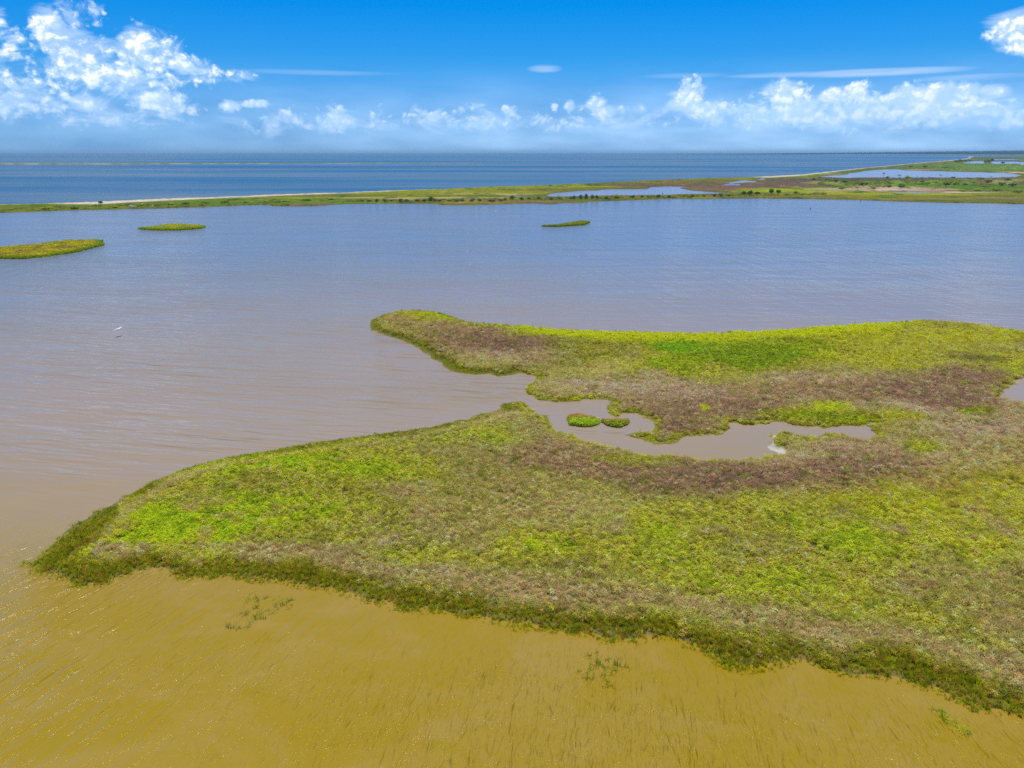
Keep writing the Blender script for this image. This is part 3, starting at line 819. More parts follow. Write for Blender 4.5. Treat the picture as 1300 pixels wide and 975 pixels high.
islet([(688, 287.5), (705, 288), (725, 287), (740, 286), (749, 282.5), (743, 280.5), (735, 280), (722, 283), (705, 285.5)],
      [0, 0, 0, 0, 0, .6, .6, .6, .5], 0.6, 0.3, ((110, 124, 14), (128, 112, 40)), 'tiny wedge-shaped grass islet pointing left in mid lagoon', 1500, 1.3, fringe=(104, 128, 12), seed=6, fringe_w=0.9)
islet([(722, 530), (728, 538), (738, 541.5), (750, 541), (756, 536), (757, 531), (752, 527), (742, 525.5), (731, 526)],
      [0, 0, 0, 0, 0, .3, .5, .5, .3], 0.35, 0.2, ((134, 160, 22), (124, 146, 24)), 'round bright green islet in the creek, left one of the pair', 1000, 0.8, fringe=None, seed=7, fringe_w=0.8, back=(140, 116, 80))
islet([(767, 536), (773, 540), (782, 541.5), (790, 540.5), (795, 536), (791, 532), (780, 530), (771, 531.5)],
      [0, 0, 0, 0, 0, .4, .5, .4], 0.35, 0.2, ((124, 126, 40), (116, 132, 20)), 'small brown-topped islet in the creek, right one of the pair', 560, 0.75, fringe=None, seed=8, fringe_w=0.8, back=(142, 128, 78))

# seedlings standing alone in the shallows
def water_clump(pts, label, seed, colr=(92, 104, 20), n_each=5, sc=0.6):
    r = np.random.default_rng(seed)
    gp = [tuple(float(v) for v in ground(a, b)) for a, b in pts]
    c = np.array(gp).mean(0); P_ = []; 
    for g in gp:
        for _ in range(n_each): P_.append((g[0] - c[0] + r.normal(0, .3), g[1] - c[1] + r.normal(0, .3), -0.22))
    tl_ = to_lin(np.array(colr, float))[None] * np.exp(r.normal(0, .25, len(P_)))[:, None] * np.array((2.6, 2.5, 1.8))
    me = real_plants(P_, r.uniform(.6, 1.2, len(P_)) * sc * 1.35, tl_, r.choice([0, 1, 2, 6], len(P_)), seed)
    o = link('grass_clump', None, loc=(c[0], c[1], 0)); tag(o, label, 'grass clump'); link('shoots', me, o)['kind'] = 'stuff'
    return o


water_clump([(296, 797), (304, 793), (312, 792), (320, 789), (327, 785), (328, 780), (322, 776), (310, 781), (318, 760), (328, 757), (331, 762), (334, 783), (324, 774)],
            'ragged scatter of grass shoots in muddy water, largest such scatter at lower left', 41, n_each=3)
water_clump([(346, 773), (352, 765), (358, 764), (362, 768), (366, 764), (356, 771), (350, 760)],
            'small patch of grass shoots close under the near shore fringe', 42, n_each=3)
water_clump([(747, 856), (752, 846), (751, 836), (757, 860), (764, 848), (768, 838), (766, 858), (772, 852), (784, 852), (768, 866), (760, 843), (782, 846), (789, 848), (750, 860)],
            'isolated star-shaped clump of grass shoots out in the brown water', 43, n_each=3)
water_clump([(1188, 912), (1191, 903), (1200, 915), (1203, 919), (1206, 922), (1214, 925)],
            'short diagonal row of green shoots in the water off the right-hand shore', 44, (116, 130, 14), 4)
water_clump([(435, 873)], 'single twig-like shoot poking out of the brown water', 45, (110, 96, 40), 1, 0.35)

# ------------------------------------------------------------------ far coast
def gpoly(pts, z=0.0): return [tuple(float(v) for v in ground(a, b, z)) for a, b in pts]
NSH = [(-420, 275), (-200, 268), (0, 262.3), (60, 260.5), (115, 258.6), (160, 256.2), (260, 252.4), (330, 249.6), (435, 246), (500, 243.4), (560, 241.3), (620, 238.5), (680, 236.4), (740, 233.8),
       (800, 231), (860, 228.4), (900, 226.8), (940, 225.8), (980, 224.4), (1000, 223.2), (1020, 222.0), (1034, 220.2), (1060, 217.6), (1080, 215.2), (1120, 211.3), (1160, 207.6), (1200, 204.2),
       (1222, 202.2), (1232, 200.6), (1228, 199.2), (1250, 198.6), (1300, 198.2), (1700, 198)]
SSH = [(1700, 268), (1400, 262), (1300, 259.5), (1260, 258.5), (1200, 257.5), (1140, 256), (1092, 254), (1060, 253.5), (1000, 252.5), (950, 252), (900, 252.7), (850, 252.5), (800, 254.5), (750, 256),
       (735, 258), (715, 257.8), (705, 259.3), (690, 259.5), (680, 258.5), (650, 259), (600, 260.5), (560, 260.6), (555, 258.7), (500, 258.5), (440, 259), (415, 260.5), (400, 262), (345, 262),
       (340, 260), (280, 262), (210, 264.5), (170, 265.5), (110, 266.5), (50, 268.5), (0, 270.5), (-200, 279), (-420, 288)]
PONDS = [
    [(691, 249.6), (699, 246.2), (708, 244.8), (735, 242.2), (752, 242), (769, 240.4), (782, 240), (820, 240.2), (827, 237.4), (850, 236.6), (878, 237.3), (862, 238.9), (875, 241.5), (900, 243.6), (926, 245.3), (905, 246.8), (860, 247.4), (850, 248), (760, 249), (720, 250.3), (700, 250.5)],
    [(922, 232.8), (934, 230), (945, 229), (962, 230), (956, 231.8), (939, 232.3), (929, 233.4)],
    [(913, 235.9), (921.5, 233.9), (939, 233.8), (940, 235.7)],
    [(961, 228.9), (965, 226.8), (971, 226.8), (970, 229)],
    [(1033, 224.5), (1054, 223), (1068, 222.4), (1079, 221.2), (1074, 220.2), (1088.6, 219), (1098.5, 217), (1120.6, 215.2), (1140, 215), (1150, 216.5), (1164.6, 216.8), (1189, 217.3), (1238.5, 218.6), (1263, 219.5), (1281.5, 220),
     (1297.5, 222.6), (1288, 225), (1263, 226), (1226, 226), (1189, 225.7), (1140, 226), (1101, 225.7), (1074, 226.3), (1056.6, 225.7), (1043, 224.8)],
    [(1120, 243.6), (1150, 243.4), (1190, 244.0), (1203, 245.2), (1160, 246), (1135, 245.2)],
    [(1222, 207.5), (1226, 205.4), (1238, 204.8), (1249, 205), (1249, 207.6)],
    [(1257, 205.4), (1266, 204.9), (1293, 205), (1294, 208), (1260, 208)],
    [(1294, 206), (1330, 206), (1330, 209.6), (1296, 209.4)],
    [(1261, 202.6), (1280, 202.4), (1294, 202.9), (1293, 204), (1262, 204)],
    [(610, 250), (655, 248.6), (690, 249.8), (655, 250.6)],
]
u = np.arange(-420, 1701, 1.6); v = np.concatenate([np.arange(197.6, 230, 0.28), np.arange(230, 289.5, 0.4)])
U, V = np.meshgrid(u, v); uf, vf = U.ravel(), V.ravel(); xg, yg = ground(uf, vf)
# (distances below are measured in photo rows, then stretched: the strip is far wider than deep)
SX = 6.0
def flat(poly): return [(a / SX, b) for a, b in poly]
land = sdf(uf / SX, vf, flat(NSH + SSH))
jag = (fbm(xg, yg, 14, 4, 91) - 0.5) * 0.9 + (fbm(xg, yg, 4, 2, 93) - .5) * 0.25
land = land + jag
pond = np.full(uf.shape, -9.0)
for pnd in PONDS: pond = np.maximum(pond, sdf(uf / SX, vf, flat(pnd)))
pond += (fbm(xg, yg, 12, 4, 95) - .5) * 0.7
hh = np.clip(land * 0.8, -0.5, 0.75) + 0.15 * (fbm(xg, yg, 25, 4, 97) - 0.4) * (land > 0.4)
hh = np.where(pond > -0.25, np.minimum(hh, -(pond + 0.02) * 3), hh)
hh = np.clip(hh, -0.5, 1.2)
nsh_ = np.interp(uf, [p[0] for p in NSH[:-2]], [p[1] for p in NSH[:-2]])
berm = np.exp(-((vf - nsh_ - 0.7) / 0.7) ** 2) * (uf < 1235); hh = np.where(land > -0.15, hh + berm * 0.8, hh)

FAR_BASE = (118, 124, 36)
FPATCH = [  # cx, cy, rx, ry, colour, strength
    (900, 240, 60, 3.5, (138, 110, 78), .9), (960, 236, 80, 4.5, (130, 100, 84), .95), (1020, 232, 45, 4, (124, 100, 84), .9), (880, 233, 60, 2.6, (134, 118, 56), .8), (830, 236, 60, 1.6, (128, 100, 70), .9), (680, 244, 40, 2.6, (130, 98, 80), .9), (770, 238, 60, 1.4, (124, 98, 60), .8),
    (560, 245, 160, 4, (150, 156, 10), .9), (700, 238, 90, 2.2, (154, 158, 12), .9), (300, 257, 200, 4, (112, 140, 12), .8), (60, 265, 110, 3, (120, 136, 16), .8),
    (1000, 242, 60, 2.6, (168, 186, 6), .9), (1100, 249, 100, 3, (160, 162, 6), .9), (1200, 251, 110, 2.4, (120, 136, 14), .8), (1030, 250, 60, 2.0, (140, 124, 50), .7),
    (1130, 241, 60, 2.6, (226, 192, 160), 1), (1195, 241.5, 22, 3, (216, 168, 146), 1), (1230, 245.2, 40, .8, (220, 190, 160), .9), (1060, 241, 40, 1.4, (200, 172, 130), .8), (1050, 245, 24, 1.0, (200, 190, 110), .8), (1085, 246.5, 60, .8, (150, 160, 20), .6),
    (1045, 233, 20, 1.2, (222, 192, 150), .8), (1130, 229, 120, 2.6, (102, 96, 84), .9), (1240, 230, 80, 3, (128, 118, 90), .8), (1160, 234, 110, 3, (122, 164, 28), .9), (1270, 236, 60, 3, (100, 130, 40), .8), (1230, 239, 60, 2.4, (104, 138, 20), .8),
    (1285, 232, 30, 3, (180, 164, 110), .7), (1250, 213, 90, 3.6, (118, 156, 56), .9), (1160, 213, 50, 2, (104, 130, 50), .8), (1290, 219.6, 26, .9, (226, 196, 140), .9), (1165, 216, 16, .7, (200, 160, 130), .8), (1080, 219.5, 40, 2, (100, 128, 40), .8), (1045, 221.5, 30, 1, (160, 156, 90), .8), (1020, 224, 22, 1.6, (128, 156, 10), .9),
    (1260, 252.5, 50, 1.2, (160, 128, 100), .9), (1150, 253.5, 90, 1.6, (150, 138, 50), .8), (660, 257.5, 60, 1.2, (150, 124, 76), .8), (860, 250.6, 160, 1.2, (146, 118, 78), .7), (600, 258.5, 60, 1.6, (150, 128, 50), .8), (400, 261, 40, 1.2, (150, 116, 96), .8),
    (520, 252.6, 140, 1.0, (204, 186, 110), .7), (620, 247.6, 60, .7, (206, 180, 120), .8), (540, 254.5, 60, .8, (190, 184, 130), .5), (1150, 247.5, 160, 1.4, (166, 172, 10), .8), (1260, 200.6, 60, 2, (96, 120, 60), .8),
]


def far_color(uf, vf, x, y, land):
    col = np.tile(np.array(FAR_BASE, float), (len(uf), 1))
    w1 = fbm(x, y, 30, 4, 121) - .5; w2 = fbm(x, y, 18, 4, 122) - .5; w3 = fbm(x, y * 0.4, 9, 4, 123)
    def lay(c, m):
        nonlocal col
        m = np.clip(m, 0, 1)[:, None]; col = col * (1 - m) + np.array(c, float) * m
    lay((150, 150, 14), (fbm(x, y, 60, 3, 130) - .5) * 3)
    for cx, cy, rx, ry, c, st in FPATCH:
        q = np.hypot((uf - cx + w1 * rx) / rx, (vf - cy + w2 * ry * 2.5) / ry)
        lay(c, (1.5 - q) / 0.8 * st)
    lay((70, 100, 26), (w3 - 0.62) * 5)
    lay((186, 170, 110), (0.3 - w3) * 5)
    # bright shell beach on the bay side
    nsh = np.interp(uf, [p[0] for p in NSH[:-2]], [p[1] for p in NSH[:-2]])
    wid = np.interp(uf, [-200, 60, 130, 260, 420, 520, 700, 940, 980, 1040, 1100, 1230], [0.5, 1.2, 3.0, 2.0, 1.6, 1.0, 0.6, 0.8, 2.0, 2.0, 1.2, 0.9])
    sand = np.clip((wid + w1 * .6 - (vf - nsh)) / 0.35, 0, 1) * (uf < 1235)
    lay((240, 222, 190), sand)
    # dark wet edge on the lagoon side
    return to_lin(np.clip(col, 0, 255)), sand


lc, sand = far_color(uf, vf, xg, yg, land)
lc = lc * 0.60
wet = np.clip((0.28 - np.minimum(land, -pond)) / 0.3, 0, 1)[:, None] * (1 - sand[:, None])
lc = lc * (1 - wet) + np.array((0.09, 0.085, 0.03)) * wet
nu, nv = len(u), len(v); ii = np.arange(nu * nv).reshape(nv, nu)
q = np.stack([ii[:-1, :-1], ii[1:, :-1], ii[1:, 1:], ii[:-1, 1:]], -1).reshape(-1, 4)
q = q[(hh[q] > -0.3).any(1)]; us, inv = np.unique(q, return_inverse=True)
me = mesh_from('barrier_land', np.stack([xg, yg, hh], -1)[us], inv.reshape(q.shape), M_far, True)
set_color(me, 'tint', lc[us]); tag(link('barrier_land', me), kind='structure')

m, t, out = new_mat('pond_water')
geo = t.new('ShaderNodeNewGeometry'); b = t.new('ShaderNodeBsdfPrincipled'); b.inputs['Base Color'].default_value = (0.25, 0.24, 0.29, 1); b.inputs['Roughness'].default_value = 0.15; b.inputs['IOR'].default_value = 1.33
bp = t.new('ShaderNodeBump'); bp.inputs['Distance'].default_value = 0.35; t.put(bp.inputs['Height'], t.noise(geo.outputs['Position'], 0.8, 3, 0.5)); t.put(b.inputs['Normal'], bp.outputs[0]); t.l.new(b.outputs[0], out.inputs[0])
q = np.stack([ii[:-1, :-1], ii[1:, :-1], ii[1:, 1:], ii[:-1, 1:]], -1).reshape(-1, 4); q = q[(pond[q] > -0.5).any(1) & (land[q] > 0.3).all(1)]; us, inv = np.unique(q, return_inverse=True)
tag(link('pond', mesh_from('pond', np.stack([xg, yg, np.full(xg.shape, 0.03)], -1)[us], inv.reshape(q.shape), m)), kind='structure')

# low cover on the far coast
bushp = bpy.data.collections.new('coast_plants')
CB = []
for s_ in range(3):
    o = bpy.data.objects.new('coast_%d' % s_, leaf_clump('coast_clump', 60, 1.3, 0.75, 0.30, 60 + s_, M_leaf)); bushp.objects.link(o); CB.append(o)
N = 90000
su = rng.uniform(-60, 1360, N); svv = 197.8 + (270 - 197.8) * rng.random(N)
x, y = ground(su, svv)
# keep an even spread on the ground
wgt = np.clip((y / 420.0) ** -0.0, 0, 1)
ld = sdf(su / SX, svv, flat(NSH + SSH)); pd = np.full(N, -9.0)
for pnd in PONDS: pd = np.maximum(pd, sdf(su / SX, svv, flat(pnd)))
ccol, snd = far_color(su, svv, x, y, ld)
lum = ccol.sum(1)
ok = (ld > 0.35) & (pd < -0.35) & (snd < 0.3) & (lum < 1.0) & (fbm(x, y, 12, 3, 140) > 0.42)
x, y, ccol, su, svv = x[ok], y[ok], ccol[ok], su[ok], svv[ok]
hu = rng.uniform(430, 1060, 2600); hv = np.interp(hu, [430, 560, 640, 700, 760, 860, 930, 1060], [256.6, 255.8, 254.6, 254, 252.6, 250.6, 249.4, 247.5]) + rng.normal(0, .7, 2600)
h2 = rng.uniform(1040, 1340, 1500); v2 = rng.normal(233, 3.0, 1500)
h3 = rng.uniform(40, 430, 500); v3 = np.interp(h3, [40, 430], [266, 256]) + rng.normal(0, 1.0, 500)
hu = np.concatenate([hu, h2, h3]); hv = np.concatenate([hv, v2, v3]); ok = fbm(hu, hv * 5, 16, 3, 150) > .47; hu, hv = hu[ok], hv[ok]
hx, hy = ground(hu, hv); hc = np.array([to_lin(np.array(k_, float)) for k_ in ((70, 104, 24), (104, 116, 44), (120, 112, 76), (84, 120, 30))])[rng.integers(0, 4, len(hu))]
x = np.concatenate([x, hx]); y = np.concatenate([y, hy]); ccol = np.concatenate([ccol, hc]); big_ = np.concatenate([np.ones(len(su)), np.full(len(hu), 1.9)]); n = len(x)
k = np.exp(rng.normal(0, .22, n))[:, None]
o = scatter('coast_vegetation', np.stack([x, y, np.full(n, 0.55)], -1), big_ * rng.uniform(.35, .9, n) * np.clip(y / 700, .7, 2.0), np.stack([np.zeros(n), np.zeros(n), rng.uniform(0, 6.28, n)], -1),
            np.clip(ccol * k * np.array((1.9, 1.5, 1.3)), 0, .8), rng.integers(0, 3, n), bushp)
tag(o, kind='stuff'); print('coast', n)

# ------------------------------------------------------------------ shrubs, one object each
def shrub_mesh(seed, colr, n=260, rad=1.6, h=2.4, leaf=0.26):
    r = random.Random(seed); vs = []; fs = []; lv = []; ts = []
    lobes = [(r.uniform(-.6, .6) * rad, r.uniform(-.4, .4) * rad, r.uniform(.4, .75) * h, r.uniform(.38, .62)) for _ in range(6)]
    base = np.array(to_lin(np.array(colr, float))) * np.array((2.3, 1.9, 1.6))
    for i in range(n):
        lx, ly, lz, lr = lobes[i % 6]
        a = r.uniform(0, 6.283); e = math.asin(r.uniform(-0.5, 1)); q_ = lr * r.uniform(.75, 1.08)
        nrm = Vector((math.cos(a) * math.cos(e), math.sin(a) * math.cos(e), math.sin(e)))
        c = Vector((lx + nrm.x * q_ * rad, ly + nrm.y * q_ * rad, max(0.05, lz + nrm.z * q_ * h * .6)))
        nrm = (nrm + Vector((r.gauss(0, .45), r.gauss(0, .45), r.gauss(0, .45)))).normalized()
        uu = nrm.orthogonal().normalized(); uu.rotate(Matrix.Rotation(r.uniform(0, 6.283), 3, nrm)); vv = nrm.cross(uu)
        L = leaf * r.uniform(.6, 1.4); k_ = len(vs); b = r.uniform(.6, 1.35)
        for p in (c - uu * L, c + vv * L * .6, c + uu * L, c - vv * L * .6): vs.append(tuple(p)); lv.append(b); ts.append(base)
        fs.append((k_, k_ + 1, k_ + 2, k_ + 3))
    br = np.array((0.10, 0.08, 0.06))
    for i in range(6):                                   # stems
        lx, ly, lz, _ = lobes[i]; k_ = len(vs)
        for (cx, cy, cz, w_) in ((0, 0, 0, .07), (lx, ly, lz, .03)):
            for j in range(4):
                a = j * 1.5708; vs.append((cx + w_ * math.cos(a), cy + w_ * math.sin(a), cz)); lv.append(1.0); ts.append(br)
        for j in range(4): fs.append((k_ + j, k_ + (j + 1) % 4, k_ + 4 + (j + 1) % 4, k_ + 4 + j))
    me = mesh_from('shrub', vs, fs, M_leaf_geo); set_color(me, 'tint', np.array(ts)); add_leafv(me, np.array(lv)); return me


SH_DG = [shrub_mesh(200 + i, (66, 104, 22)) for i in range(3)]
SH_GR = [shrub_mesh(210 + i, (92, 112, 84)) for i in range(2)]
SH_LG = [shrub_mesh(220 + i, (112, 144, 30)) for i in range(3)]
SH_OL = [shrub_mesh(230 + i, (98, 98, 62)) for i in range(2)]
rs = random.Random(5)
ORD = ['first', 'second', 'third', 'fourth', 'fifth', 'sixth', 'seventh', 'eighth', 'ninth', 'tenth', 'eleventh', 'twelfth', 'thirteenth', 'fourteenth', 'fifteenth', 'sixteenth', 'seventeenth',
       'eighteenth', 'nineteenth', 'twentieth', 'twenty-first', 'twenty-second', 'twenty-third', 'twenty-fourth', 'twenty-fifth', 'twenty-sixth', 'twenty-seventh', 'twenty-eighth', 'twenty-ninth', 'thirtieth', 'thirty-first', 'thirty-second']
HUE = {}
def size_word(w_): return 'small' if w_ < 6.5 else ('medium' if w_ < 8.6 else 'broad')
def hue_word(me): return HUE.get(me.name, 'green')


for l_, h_ in ((SH_DG, 'dark green'), (SH_GR, 'grey-green'), (SH_LG, 'light green'), (SH_OL, 'olive')):
    for m_ in l_: HUE[m_.name] = h_


def shrub(px, py, wpx, hpx, meshes, label, group=None, name='shrub', z=0.5):
    x, y = (float(v) for v in ground(px, py, z)); d = math.hypot(math.hypot(x, y), CAM_H)
    k_ = d / FPX
    me_ = rs.choice(meshes); label = label.replace('HUE', hue_word(me_)).replace('SIZE', size_word(wpx))
    o = link(name, me_, loc=(x, y, z - 0.1)); o.rotation_euler = (0, 0, rs.uniform(0, 6.28))
    sx = wpx * k_ / 3.6; o.scale = (sx, sx, hpx * k_ / 2.5)
    tag(o, label, 'shrub', group)
    return o


shrub(128, 259.6, 6, 4.5, SH_DG, 'single dark bush standing alone on the white beach at left')
shrub(716, 252.5, 3, 2, [shrub_mesh(250, (200, 170, 20))], 'small yellow-flowering bush beside the grey-green thicket on the lagoon shore')
shrub(351, 0 + 258, 0.1, 0.1, SH_DG, 'x') if False else None
grp = 'shrubs in the row between the long pond and the lagoon'
for k9, (px, wd, ht) in enumerate([(642, 7, 5), (650, 9, 6.5), (662, 7, 5), (672, 7, 5), (684, 7, 4.5), (700, 6, 4.5), (709, 7, 5), (725, 5, 4), (769, 7, 4), (782, 10, 5.5), (800, 6, 4), (803, 6, 5), (815, 6, 3.5), (823, 6, 3.5), (835, 8, 5), (850, 5, 3.5),
                   (868, 8, 4.5), (879, 5, 3.5), (893, 7, 4.2), (907, 6, 4), (915, 7, 4.5), (925, 5, 3.5)]):
    yb = np.interp(px, [640, 700, 760, 860, 930], [254.5, 254, 252.5, 250.5, 249.5]) + rs.uniform(-.5, .5)
    shrub(px, float(yb), wd, ht, rs.choice([SH_DG, SH_DG, SH_LG]), 'SIZE HUE shrub, %s from left between long pond and lagoon' % ORD[k9], grp)
for i, (px, wd, ht, txt) in enumerate([(728, 7, 5, 'leftmost'), (736, 8, 6.5, 'second from left'), (743, 8, 7, 'tallest, in the middle'), (751, 7, 6.5, 'fourth from left'), (758, 7, 6, 'rightmost')]):
    shrub(px, 253.3, wd, ht, SH_GR, 'grey-green bush of the thicket by the long pond, %s' % txt, 'grey-green thicket by the long pond')
for px, wd, ht, txt in [(944, 8, 6, 'low left'), (951, 9, 7, 'broad middle'), (961, 8, 5.5, 'low right')]:
    shrub(px, 248.3, wd, ht, SH_DG, 'dark shrub in the dense clump right of the long pond, %s one' % txt, 'dense shrub clump right of the long pond')
for px, wd, ht, txt in [(979, 9, 7, 'tall left'), (988, 9, 6, 'middle'), (1010, 7, 4, 'smaller right')]:
    shrub(px, 246.6, wd, ht, SH_DG, 'dark shrub in front of the bright yellow-green meadow, %s one' % txt, 'shrubs before the yellow-green meadow')
grp = 'shrubs on the narrow barrier strip'
for k9, (px, yb, wd, ht) in enumerate([(60, 265.5, 12, 3), (96, 265, 10, 3), (146, 264, 9, 2.5), (178, 261.5, 12, 3.2), (215, 260.5, 14, 3.4), (236, 260, 12, 3.4), (262, 259, 12, 3), (285, 258, 12, 3.2), (312, 257.6, 12, 3), (336, 257, 9, 3), (362, 256.5, 12, 3), (390, 255.5, 12, 3.2), (420, 254, 10, 3)]):
    shrub(px, yb, wd, ht, rs.choice([SH_DG, SH_LG]), 'low spreading HUE shrub, %s from left on the narrow barrier strip' % ORD[k9], grp)
grp = 'olive shrubs along the lagoon shore of the barrier'
for k9, px in enumerate(range(448, 640, 10)):
    p_ = px + rs.uniform(-3, 3); yb = 256.4 + rs.uniform(-.5, .3)
    shrub(p_, yb, rs.uniform(6, 10), rs.uniform(3, 4.5), rs.choice([SH_OL, SH_DG, SH_OL, SH_LG]), 'HUE shrub, %s from left in the lagoon-shore hedge' % ORD[k9], grp)
shrub(547, 255.8, 9, 7, SH_DG, 'tallest dark green shrub of the lagoon-shore hedge at centre left')
grp = 'scattered bushes on the right-hand marsh'
for k9, (px, yb, wd, ht) in enumerate(sorted([(1033, 229, 5, 3), (1013, 232.5, 6, 2.4), (1060, 232, 7, 4), (1072, 232.5, 8, 4), (1094, 236, 10, 4.5), (1099, 235, 8, 4.2), (1128, 238.5, 7, 3.5), (1145, 237.5, 9, 4), (1143, 239.5, 10, 4.5), (1152, 226.6, 6, 3), (1127, 226.5, 5, 2.4), (1177, 234, 8, 3), (1201, 236, 9, 4.2),
                         (1212, 235.4, 10, 5), (1224, 235.6, 8, 3.6), (1170, 231.8, 6, 2.6), (1188, 233, 8, 3.2), (1236, 233, 8, 3), (1272, 236, 10, 4), (1285, 237, 10, 4), (1253, 232.5, 9, 3.6), (1068, 240.5, 8, 2.6), (1109, 240.5, 8, 2.6), (1240, 243, 12, 3), (1221, 243.4, 9, 2.8), (1265, 243, 12, 3), (1292, 245, 10, 3),
                         (1210, 226.8, 6, 2.4), (1280, 229.5, 8, 3), (1246, 228, 8, 2.6)])):
    shrub(px, yb, wd, ht, rs.choice([SH_DG, SH_DG, SH_OL, SH_LG]), 'SIZE HUE bush, %s from left between big pond and lagoon' % ORD[k9], grp)
for px, yb, wd, ht, txt in [(1156, 212.6, 5, 2.2, 'far left'), (1174, 213, 7, 2.5, 'near left'), (1200, 213.8, 8, 1.8, 'flat middle')]:
    shrub(px, yb, wd, ht, SH_DG, 'dark bush on the green flat beyond the big pond, %s one' % txt, 'bushes beyond the big pond')
shrub(1122.5, 221.2, 3.5, 2, SH_GR, 'tiny bush on its own in the middle of the big pond', z=0.1)
for k9, (px, yb, wd, ht) in enumerate([(1214, 206.4, 7, 2.8), (1219, 206, 8, 3.4), (1226, 205.6, 7, 2.4), (1231, 205.2, 7, 2)]):
    shrub(px, yb, wd, ht, SH_DG, 'dark tree, %s from left at the left end of the far white ponds' % ORD[k9], 'trees at the left end of the far ponds', 'tree')['category'] = 'tree'
for k9, (px, yb, wd, ht) in enumerate([(1251, 206.6, 4.5, 2.6), (1255, 206.8, 4.5, 3.6), (1259, 205.6, 4, 4), (1273, 208, 4.5, 2.4)]):
    shrub(px, yb, wd, ht, SH_DG, 'dark tree, %s from left between the far pale ponds by the long shed' % ORD[k9], 'trees between the far ponds', 'tree')['category'] = 'tree'

# ------------------------------------------------------------------ far spit, far shore and woods
def strip(name, pts_top, pts_bot, z, mat, tintf, kind='structure', rise=None):
    n_ = 260; us_ = np.linspace(pts_top[0][0], pts_top[-1][0], n_)
    yt = np.interp(us_, *zip(*pts_top)); yb = np.interp(us_, *zip(*pts_bot)); V_ = []; T_ = []
    m_ = 6
    for j in range(m_):
        f = j / (m_ - 1); vrow = yb + (yt - yb) * f; vrow = vrow + (fbm(us_, us_ * 0 + j, 12, 3, 9) - .5) * (0.25 if j in (0, m_ - 1) else 0)
        x, y = ground(us_, vrow); zz_ = np.full(n_, z if 0 < j < m_ - 1 else -0.3)
        if rise is not None and j > 0: zz_ = z + f * np.interp(us_, *rise)
        V_.append(np.stack([x, y, zz_], -1)); T_.append(tintf(us_, f))
    V_ = np.concatenate(V_); T_ = np.concatenate(T_); ii = np.arange(n_ * m_).reshape(m_, n_)
    q = np.stack([ii[:-1, :-1], ii[:-1, 1:], ii[1:, 1:], ii[1:, :-1]], -1).reshape(-1, 4)
    me = mesh_from(name, V_, q, mat, True); set_color(me, 'tint', T_); return tag(link(name, me), kind=kind)


def spit_t(us_, f):
    g = fbm(us_, us_ * 0 + 3, 14, 4, 200)
    m = (0.45 + 0.5 * np.clip((g - .3) * 4, 0, 1))[:, None] * (1 if f < 0.65 else 0.3)
    return np.array((0.36, 0.33, 0.24)) * (1 - m) + np.array((0.12, 0.14, 0.05)) * m
strip('sand_spit', [(-420, 206.4), (0, 206.6), (200, 206.7), (330, 207.0), (445, 207.2), (610, 207.4)], [(-420, 209.2), (0, 209.3), (130, 209.3), (200, 208.8), (330, 208.3), (445, 207.8), (610, 207.6)], 0.8, M_far, spit_t)
def shoal_t(us_, f): return np.tile(np.array((0.20, 0.24, 0.26)), (len(us_), 1))
def shore_t(us_, f): return np.tile(np.array((0.07, 0.11, 0.07)), (len(us_), 1)) * (0.6 + 0.8 * fbm(us_, us_ * 0 + f * 9, 9, 3, 210))[:, None]
FS_TOP = [(858, 195.7), (1000, 195.4), (1120, 195.0), (1300, 195.2), (1700, 195.2)]; FS_BOT = [(858, 196.1), (1000, 196.2), (1070, 195.7), (1120, 195.8), (1300, 196.4), (1700, 196.4)]
RISE = ([858, 960, 1060, 1180, 1300, 1700], [0, 1, 6, 18, 32, 36])
strip('far_shore', FS_TOP, FS_BOT, 1.5, M_far, shore_t, rise=RISE)
strip('sand_flat', [(1140, 196.9), (1230, 196.6), (1700, 196.8)], [(1140, 197.4), (1230, 197.4), (1700, 198.6)], 1.0, M_far, shore_t)

# woods on the far shore: thousands of crowns that read as one mass
woodp = bpy.data.collections.new('wood_plants')
for s_ in range(3):
    woodp.objects.link(bpy.data.objects.new('crown_%d' % s_, leaf_clump('crown', 90, 8, 13, 2.6, 80 + s_, M_leaf)))
n = 9000
wu = 858 + (1480 - 858) * rng.random(n) ** 0.62
wf = rng.random(n); wtop = np.interp(wu, *zip(*FS_TOP)); wbot = np.interp(wu, *zip(*FS_BOT))
wv = wbot - 0.05 + (wtop - wbot) * wf; x, y = ground(wu, wv); wz = 1.0 + wf * np.interp(wu, *RISE)
hs_ = np.interp(wu, [858, 960, 1040, 1150, 1300, 1480], [0.35, 0.5, 0.9, 1.4, 2.0, 2.0]) * rng.uniform(.6, 1.15, n)
tl_ = to_lin(np.array((36., 84., 60.)))[None] * 1.0 * np.exp(rng.normal(0, .3, n))[:, None]
tag(scatter('far_woods', np.stack([x, y, wz], -1), hs_, np.stack([np.zeros(n), np.zeros(n), rng.uniform(0, 6.28, n)], -1), tl_, rng.integers(0, 3, n), woodp), kind='stuff')

# a long dark dike with a low roofed shed row between the far ponds
def boxes_mesh(name, lst, mat):
    bm = bmesh.new()
    for (cx, cy, cz, sx, sy, sz) in lst:
        r_ = bmesh.ops.create_cube(bm, size=1.0)
        bmesh.ops.scale(bm, vec=(sx, sy, sz), verts=r_['verts']); bmesh.ops.translate(bm, vec=(cx, cy, cz), verts=r_['verts'])
    me = bpy.data.meshes.new(name); bm.to_mesh(me); bm.free(); me.materials.append(mat); return me


